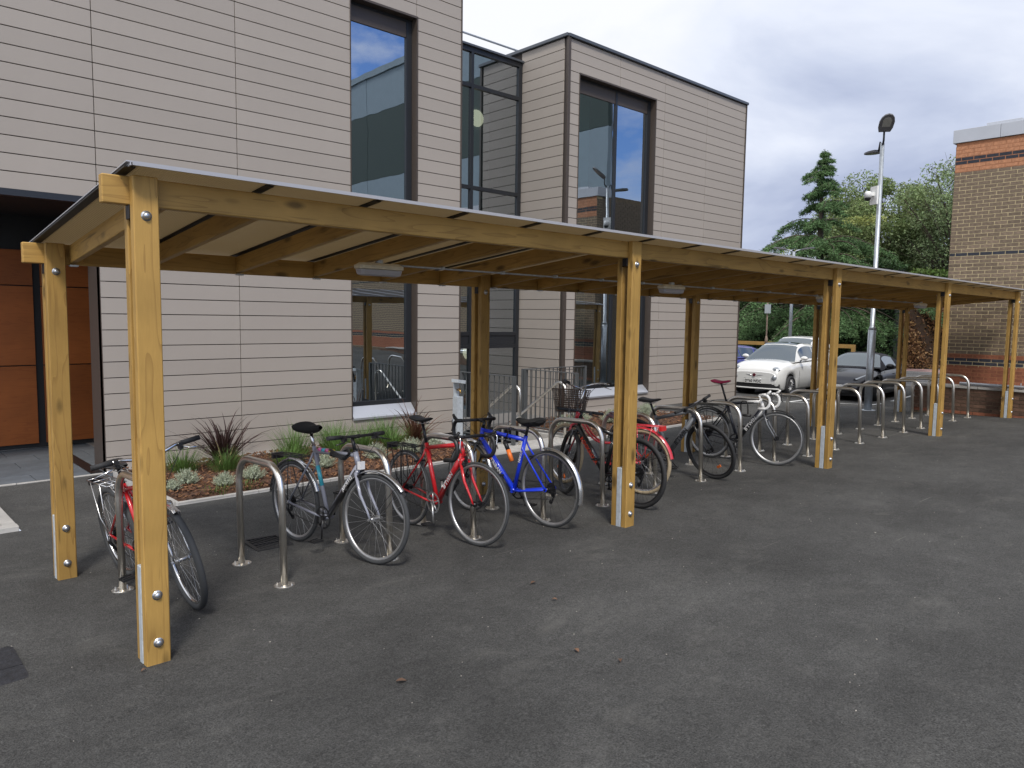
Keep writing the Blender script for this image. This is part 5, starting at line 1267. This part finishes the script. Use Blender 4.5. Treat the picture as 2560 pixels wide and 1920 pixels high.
for i, (x, y, s, lab) in enumerate(((2.98, 8.66, .18, 'round silver shrub beside the nearest front post, larger than its neighbour'), (3.27, 8.30, .16, 'small silver shrub second from the left'), (3.66, 8.42, .17, 'small silver shrub seen left of the first empty stand top'),
        (2.75, 8.45, .12, 'tiny silver shrub at the left edge of the bed'), (4.62, 8.5, .19, 'silver shrub seen through the rear wheel of the grey hybrid'), (5.45, 8.6, .21, 'silver shrub between the wheels of the grey hybrid'), (6.05, 8.62, .22, 'silver shrub behind the head tube of the grey hybrid'),
        (6.55, 8.8, .18, 'silver shrub behind the rear rack of the red racer'), (9.5, 8.9, .24, 'silver green shrub behind the town bicycle basket'), (10.1, 9.1, .26, 'silver green shrub left of the second front post'), (10.6, 8.8, .24, 'silver green shrub hidden partly by the second front post'),
        (11.1, 9.0, .26, 'silver green shrub right of the second front post'), (11.8, 8.9, .26, 'rounded silver shrub under the handlebar of the graphite hybrid'), (12.4, 9.3, .22, 'silver green shrub near the right-hand end of the bed'))): silver(x, y, s, lab, 60+i)

# ------------------------------------------------------------------ small things on the asphalt
dg = thing('drain_grate', (2.65, 5.84, gz(2.65, 5.84)), 'black cast iron drain grate set in the asphalt behind the first empty stand', 'drain grate')
IRON = mat('cast_iron', (.022,.022,.024), .55, .4, bump=.3, bscale=60)
b = MB(); w_, d_ = .26, .30
for c, d in (((0,-.17,.004),(.30,.03,.014)), ((0,.17,.004),(.30,.03,.014)), ((-.14,0,.004),(.03,.31,.014)), ((.14,0,.004),(.03,.31,.014)), ((0,0,.004),(.25,.02,.012))): b.box(c, d)
b.build('frame', IRON, dg)
for r_ in (-1, 1):
    for k in range(7): block('bar', Vector((2.65, 5.84, gz(2.65, 5.84)))+Vector((-.105+k*.035, r_*.083, .003)), (.012, .142, .010), IRON, dg, 0, (0, 0, R(18)))
b = MB(); b.box((0,0,-.001), (.26,.32,.003)); b.build('void', mat('black_void', (.002,.002,.002), .9), dg)
dg.rotation_euler = (0, 0, R(-4))
PATCH = mat('bitumen_patch', (.018,.019,.023), .6, var=.5, vscale=30, bump=.9, bscale=45)
pt_ = thing('inspection_cover', (.45, 4.6, gz(.45, 4.6)), 'pair of black rough cast cover slabs with rounded corners at the left edge', 'cover')
def rpoly(x0, x1, y0, y1, rs):
    out = []
    for (cx, cy, a0, r_) in ((x1, y1, 0, rs[0]), (x0, y1, 90, rs[1]), (x0, y0, 180, rs[2]), (x1, y0, 270, rs[3])):
        sx, sy = (-1 if cx == x1 else 1), (-1 if cy == y1 else 1)
        for k in range(6): a = R(a0+k*18); out.append((cx+sx*r_+r_*math.cos(a), cy+sy*r_+r_*math.sin(a)))
    return out
for y0, y1, rs in ((4.515, 4.815, (.035,.03,.01,.012)), (4.30, 4.508, (.012,.01,.05,.07))):
    b = MB(); b.prism(rpoly(.12, .695, y0, y1, rs), -.01, .012); o = b.build('cover_slab', PATCH, pt_); o.location = (-.45, -4.6, 0)
LEAF = mat('dead_leaf', (.12,.065,.038), .8, objvar=.3)
for i, (x, y, s, lab) in enumerate(((3.482, 3.529, .045, 'curled brown leaf on open asphalt, farthest of four'), (2.876, 2.578, .04, 'small brown leaf right of centre on the asphalt'), (2.004, 2.939, .05, 'brown leaf nearest the foreground left'), (2.944, 2.337, .035, 'tiny brown leaf to the right, nearest the camera'),
        (3.35, 3.2, .035, 'brown leaf just below the farthest leaf'), (1.13, 3.97, .03, 'scrap of bark at the foot of the nearest post'))):
    b = MB(); b.grid(lambda u, v: Vector(((u-.5)*s, (v-.5)*s*.6*(1-abs(2*u-1)**2*.9), .006+.01*abs(v-.5)+.008*math.sin(u*3))), 6, 4); o = b.build('fallen_leaf', LEAF); o.location = (x, y, gz(x, y)); o.rotation_euler = (0, 0, i*1.3); tag(o, lab, 'leaf', 'dead leaves on the asphalt')
r = random.Random(9); b = MB()
for _ in range(420):
    x = r.uniform(-1, 13); y = r.uniform(.8, 7.8); s = r.uniform(.0012, .0035)*(1 if r.random() < .96 else 1.8); b.box((x, y, gz(x, y)+s*.4), (s*2, s*1.5, s), Matrix.Rotation(r.uniform(0, 3), 3, 'Z'))
stuff(b.build('loose_grit', mat('pale_grit', (.34,.31,.27), .9, var=.3, vscale=5)))

# ------------------------------------------------------------------ trees and hedges
def tri_mesh(name, P, m, parent=None):   # P: (n, 3, 3) triangles
    n = len(P); me = bpy.data.meshes.new(name); me.vertices.add(n*3); me.vertices.foreach_set('co', P.reshape(-1).astype('f'))
    me.loops.add(n*3); me.loops.foreach_set('vertex_index', np.arange(n*3, dtype='i')); me.polygons.add(n); me.polygons.foreach_set('loop_start', np.arange(0, n*3, 3, dtype='i'))
    me.update(calc_edges=True); me.validate(); me.materials.append(m); return link(name, me, parent)
def leaves(C, size, asp=.5, flat=0., hang=0., g=rng):
    n = len(C); d = g.normal(size=(n, 3)); d[:, 2] = d[:, 2]*(1-flat)-hang; d /= np.linalg.norm(d, axis=1)[:, None]
    e = np.cross(d, g.normal(size=(n, 3))); e /= np.linalg.norm(e, axis=1)[:, None]; s = (size*g.uniform(.6, 1.3, n))[:, None]
    return np.stack([C-e*s*asp*.5, C+e*s*asp*.5, C+d*s], 1)
BARK = mat('tree_bark', (.075,.058,.042), .9, var=.3, vscale=6, bump=.6, bscale=12)
CED = leafmat('cedar_needles', (.105,.180,.070), .55, .7, .2); YG = leafmat('yellow_young_growth', (.30,.33,.10), .3); DEC = leafmat('willow_leaves', (.19,.245,.095), .4); DEC2 = leafmat('birch_leaves', (.20,.26,.12), .4); PURL = leafmat('copper_leaves', (.050,.022,.025), .4)
HG1 = leafmat('dark_hedge_leaves', (.055,.10,.035), .45); HG2 = leafmat('brown_beech_leaves', (.22,.12,.055), .5); BUSH = leafmat('bright_bush_leaves', (.10,.155,.035), .4)
def cedar(x, y, H, R0, label):
    g = np.random.default_rng(11); zg = gz(x, y); t_ = thing('cedar_tree', (x, y, zg), label, 'tree')
    b = MB(); b.tube([(0,0,0), (.05,0,H*.4), (0,.05,H*.8), (0,0,H)], [.30,.20,.07,.01], 10); b.build('trunk', BARK, t_)
    C = []; lb = MB(); tips = []
    lev = [(z, i) for i, z in enumerate(np.r_[np.sort(g.uniform(1.8, H-2.2, 19)), np.linspace(H-2.0, H-.2, 7)])]
    for z, i in lev:
        f = 1-(z-1.9)/(H-1.9); rad = R0*(f**.95)*g.uniform(.62, 1.12)*(1+.16*math.sin(z*2.3))*(.86 if z > H*.68 else 1)+.10
        for k in range(6):
            az = g.uniform(0, 6.28); rr_ = rad*g.uniform(.42, 1.25); n = 9; pts = []
            for j in range(n+1):
                q = j/n; pts.append(Vector((math.cos(az+.12*math.sin(q*3))*rr_*q, math.sin(az+.12*math.sin(q*3))*rr_*q, z+.34*rr_*q*(1-q)*1.5-.16*rr_*q*q*(1.2 if z < 4 else .8))))
            lb.tube(pts, [.05*(1-j/n)*(f+.2)+.008 for j in range(n+1)], 4, cap=False); tips.append(pts[-1])
            m = int(330*(rr_/2.2)+80); q = g.uniform(.03, 1.03, m)**.85
            P = np.array([pts[min(n, int(v*n))].lerp(pts[min(n, int(v*n)+1)], v*n-int(v*n)) for v in np.minimum(q, .999)])
            wdt = .42*rr_*.45*(1-.65*q)+.05; perp = np.array([-math.sin(az), math.cos(az), 0]); sgn = g.uniform(-1, 1, m)
            P = P+perp[None]*(sgn*wdt)[:, None]; P[:, 2] += -.30*np.abs(sgn)*wdt-g.uniform(0, .20, m)*(.5+.5*f)-(g.uniform(0, .35, m) if z < 4.2 else 0)
            C.append(P)
    C = np.concatenate(C); T1 = leaves(C, .17, .22, .5, .55, g); T2 = leaves(C+g.normal(0, .05, C.shape), .12, .3, .6, .2, g)
    stuff(lb.build('limbs', BARK, t_)); tri_mesh('crown', np.concatenate([T1, T2]), CED, t_)
    return t_
cedar(34.37, 16.21, 10.1, 5.0, 'broad dark cedar with drooping layered branches behind the parked cars')
yg = []
g2 = np.random.default_rng(5)
for (cx, cy, cz, sx, sz, n) in ((35.0, 14.0, 6.15, .75, .22, 500), (33.2, 16.6, 4.3, .35, .55, 420), (34.6, 13.7, 3.6, .4, .3, 160)):
    yg.append(np.stack([g2.normal(cx-1.2, .15, n), g2.normal(cy, sx*.6, n), g2.normal(cz, sz*.5, n)], 1))
yo = tri_mesh('young_growth', leaves(np.concatenate(yg), .11, .5, 0, 0, g2), YG); tag(yo, 'pale yellow flowering climber showing among the cedar branches', 'climber')
def broadleaf(name, x, y, H, rad, zc, label, m, n, seed, leaf=.13, lean=0., squash=1.2, gaps=.4, nb=30):
    g = np.random.default_rng(seed); t_ = thing(name, (x, y, gz(x, y)), label, 'tree'); b = MB(); b.tube([(0,0,0), (lean*.3,0,H*.3), (lean,0,H*.6)], [.25,.19,.10], 8); b.build('trunk', BARK, t_)
    lb = MB(); C = []
    for k in range(nb):
        d = g.normal(size=3); d /= np.linalg.norm(d); rr_ = g.uniform(.55, 1)
        e = np.array([lean+d[0]*rad*rr_, d[1]*rad*rr_, zc+d[2]*rad*squash*rr_]); s0 = Vector((lean*.7, 0, max(.8, min(zc-.2, e[2]*.5)))); e_ = Vector(e)
        mid = s0.lerp(e_, .5)+Vector((0,0,.3)); pts = bez(s0, mid, mid, e_, 6); lb.tube(pts, [.07*(1-i/7)+.008 for i in range(7)], 4, cap=False)
        nc = int(n/nb); rc = rad*g.uniform(.20, .38); cl = g.normal(size=(nc, 3)); cl /= np.linalg.norm(cl, axis=1)[:, None]; cl *= (rc*g.uniform(.2, 1, nc)**.5)[:, None]
        cl[:, 2] *= .75; C.append(np.array(e)+cl)
        for q in (.6, .8): C.append(np.array(pts[int(q*6)])+g.normal(0, rc*.45, (nc//4, 3)))
        for _ in range(5):
            a = Vector(e+g.normal(0, rc*.5, 3)); lb.tube([pts[4], a], [.016, .005], 3, cap=False)
    C = np.concatenate(C); stuff(lb.build('limbs', BARK, t_)); tri_mesh('crown', leaves(C, leaf, .55, .1, .1, g), m, t_)
    return t_
broadleaf('willow_tree', 46.3, 18.2, 9.5, 3.6, 7.2, 'yellow green willow with dense crown between the cedar and the tall lamp post', DEC, 40000, 3, .17, 0, 1.05, nb=64)
broadleaf('birch_tree', 44.6, 13.5, 11.0, 3.0, 7.6, 'airy light green tree beside the brick building with sky showing through', DEC2, 13000, 4, .15, 0, 1.35, nb=60)
broadleaf('copper_tree', 41.9, 15.3, 5, 1.3, 3.6, 'low dark copper leaved tree behind the lamp post', PURL, 5200, 8, .13, 0, .9, nb=18)
broadleaf('willow_tree', 52, 22.5, 9, 2.6, 6.0, 'second yellow green tree showing left behind the cedar', DEC, 9000, 13, .16, 0, 1.1, nb=26)
broadleaf('ash_tree', 56, 16.0, 9, 3.4, 3.6, 'mid green tree low behind the birch', DEC2, 12000, 14, .18, 0, .8, nb=30)
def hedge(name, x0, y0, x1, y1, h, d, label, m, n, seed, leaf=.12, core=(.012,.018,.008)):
    g = np.random.default_rng(seed); t_ = thing(name, ((x0+x1)/2, (y0+y1)/2, gz((x0+x1)/2, (y0+y1)/2)), label, 'hedge')
    L_ = math.hypot(x1-x0, y1-y0); u = np.array([(x1-x0)/L_, (y1-y0)/L_, 0]); v = np.array([-u[1], u[0], 0]); A = np.array([x0, y0, 0])-np.array(t_.location)*[1,1,0]
    nf = int(n*.72); s = g.uniform(0, L_, nf); z = g.uniform(0, h, nf); bul = .18*np.sin(s*1.3+z*1.1)+.14*np.sin(s*3.1+2*z)+g.normal(0, .09, nf)
    F = A+u*s[:, None]; F = F-v*(d/2*np.where(g.random(nf) < .92, 1, -1)+bul)[:, None]; F[:, 2] = z
    nt_ = n-nf; s = g.uniform(0, L_, nt_); w = g.uniform(-d/2, d/2, nt_); T = A+u*s[:, None]+v*w[:, None]; T[:, 2] = h+.15*np.sin(s*1.7)+g.normal(0, .08, nt_)
    tri_mesh('foliage', leaves(np.concatenate([F, T]), leaf, .6, 0, .1, g), m, t_)
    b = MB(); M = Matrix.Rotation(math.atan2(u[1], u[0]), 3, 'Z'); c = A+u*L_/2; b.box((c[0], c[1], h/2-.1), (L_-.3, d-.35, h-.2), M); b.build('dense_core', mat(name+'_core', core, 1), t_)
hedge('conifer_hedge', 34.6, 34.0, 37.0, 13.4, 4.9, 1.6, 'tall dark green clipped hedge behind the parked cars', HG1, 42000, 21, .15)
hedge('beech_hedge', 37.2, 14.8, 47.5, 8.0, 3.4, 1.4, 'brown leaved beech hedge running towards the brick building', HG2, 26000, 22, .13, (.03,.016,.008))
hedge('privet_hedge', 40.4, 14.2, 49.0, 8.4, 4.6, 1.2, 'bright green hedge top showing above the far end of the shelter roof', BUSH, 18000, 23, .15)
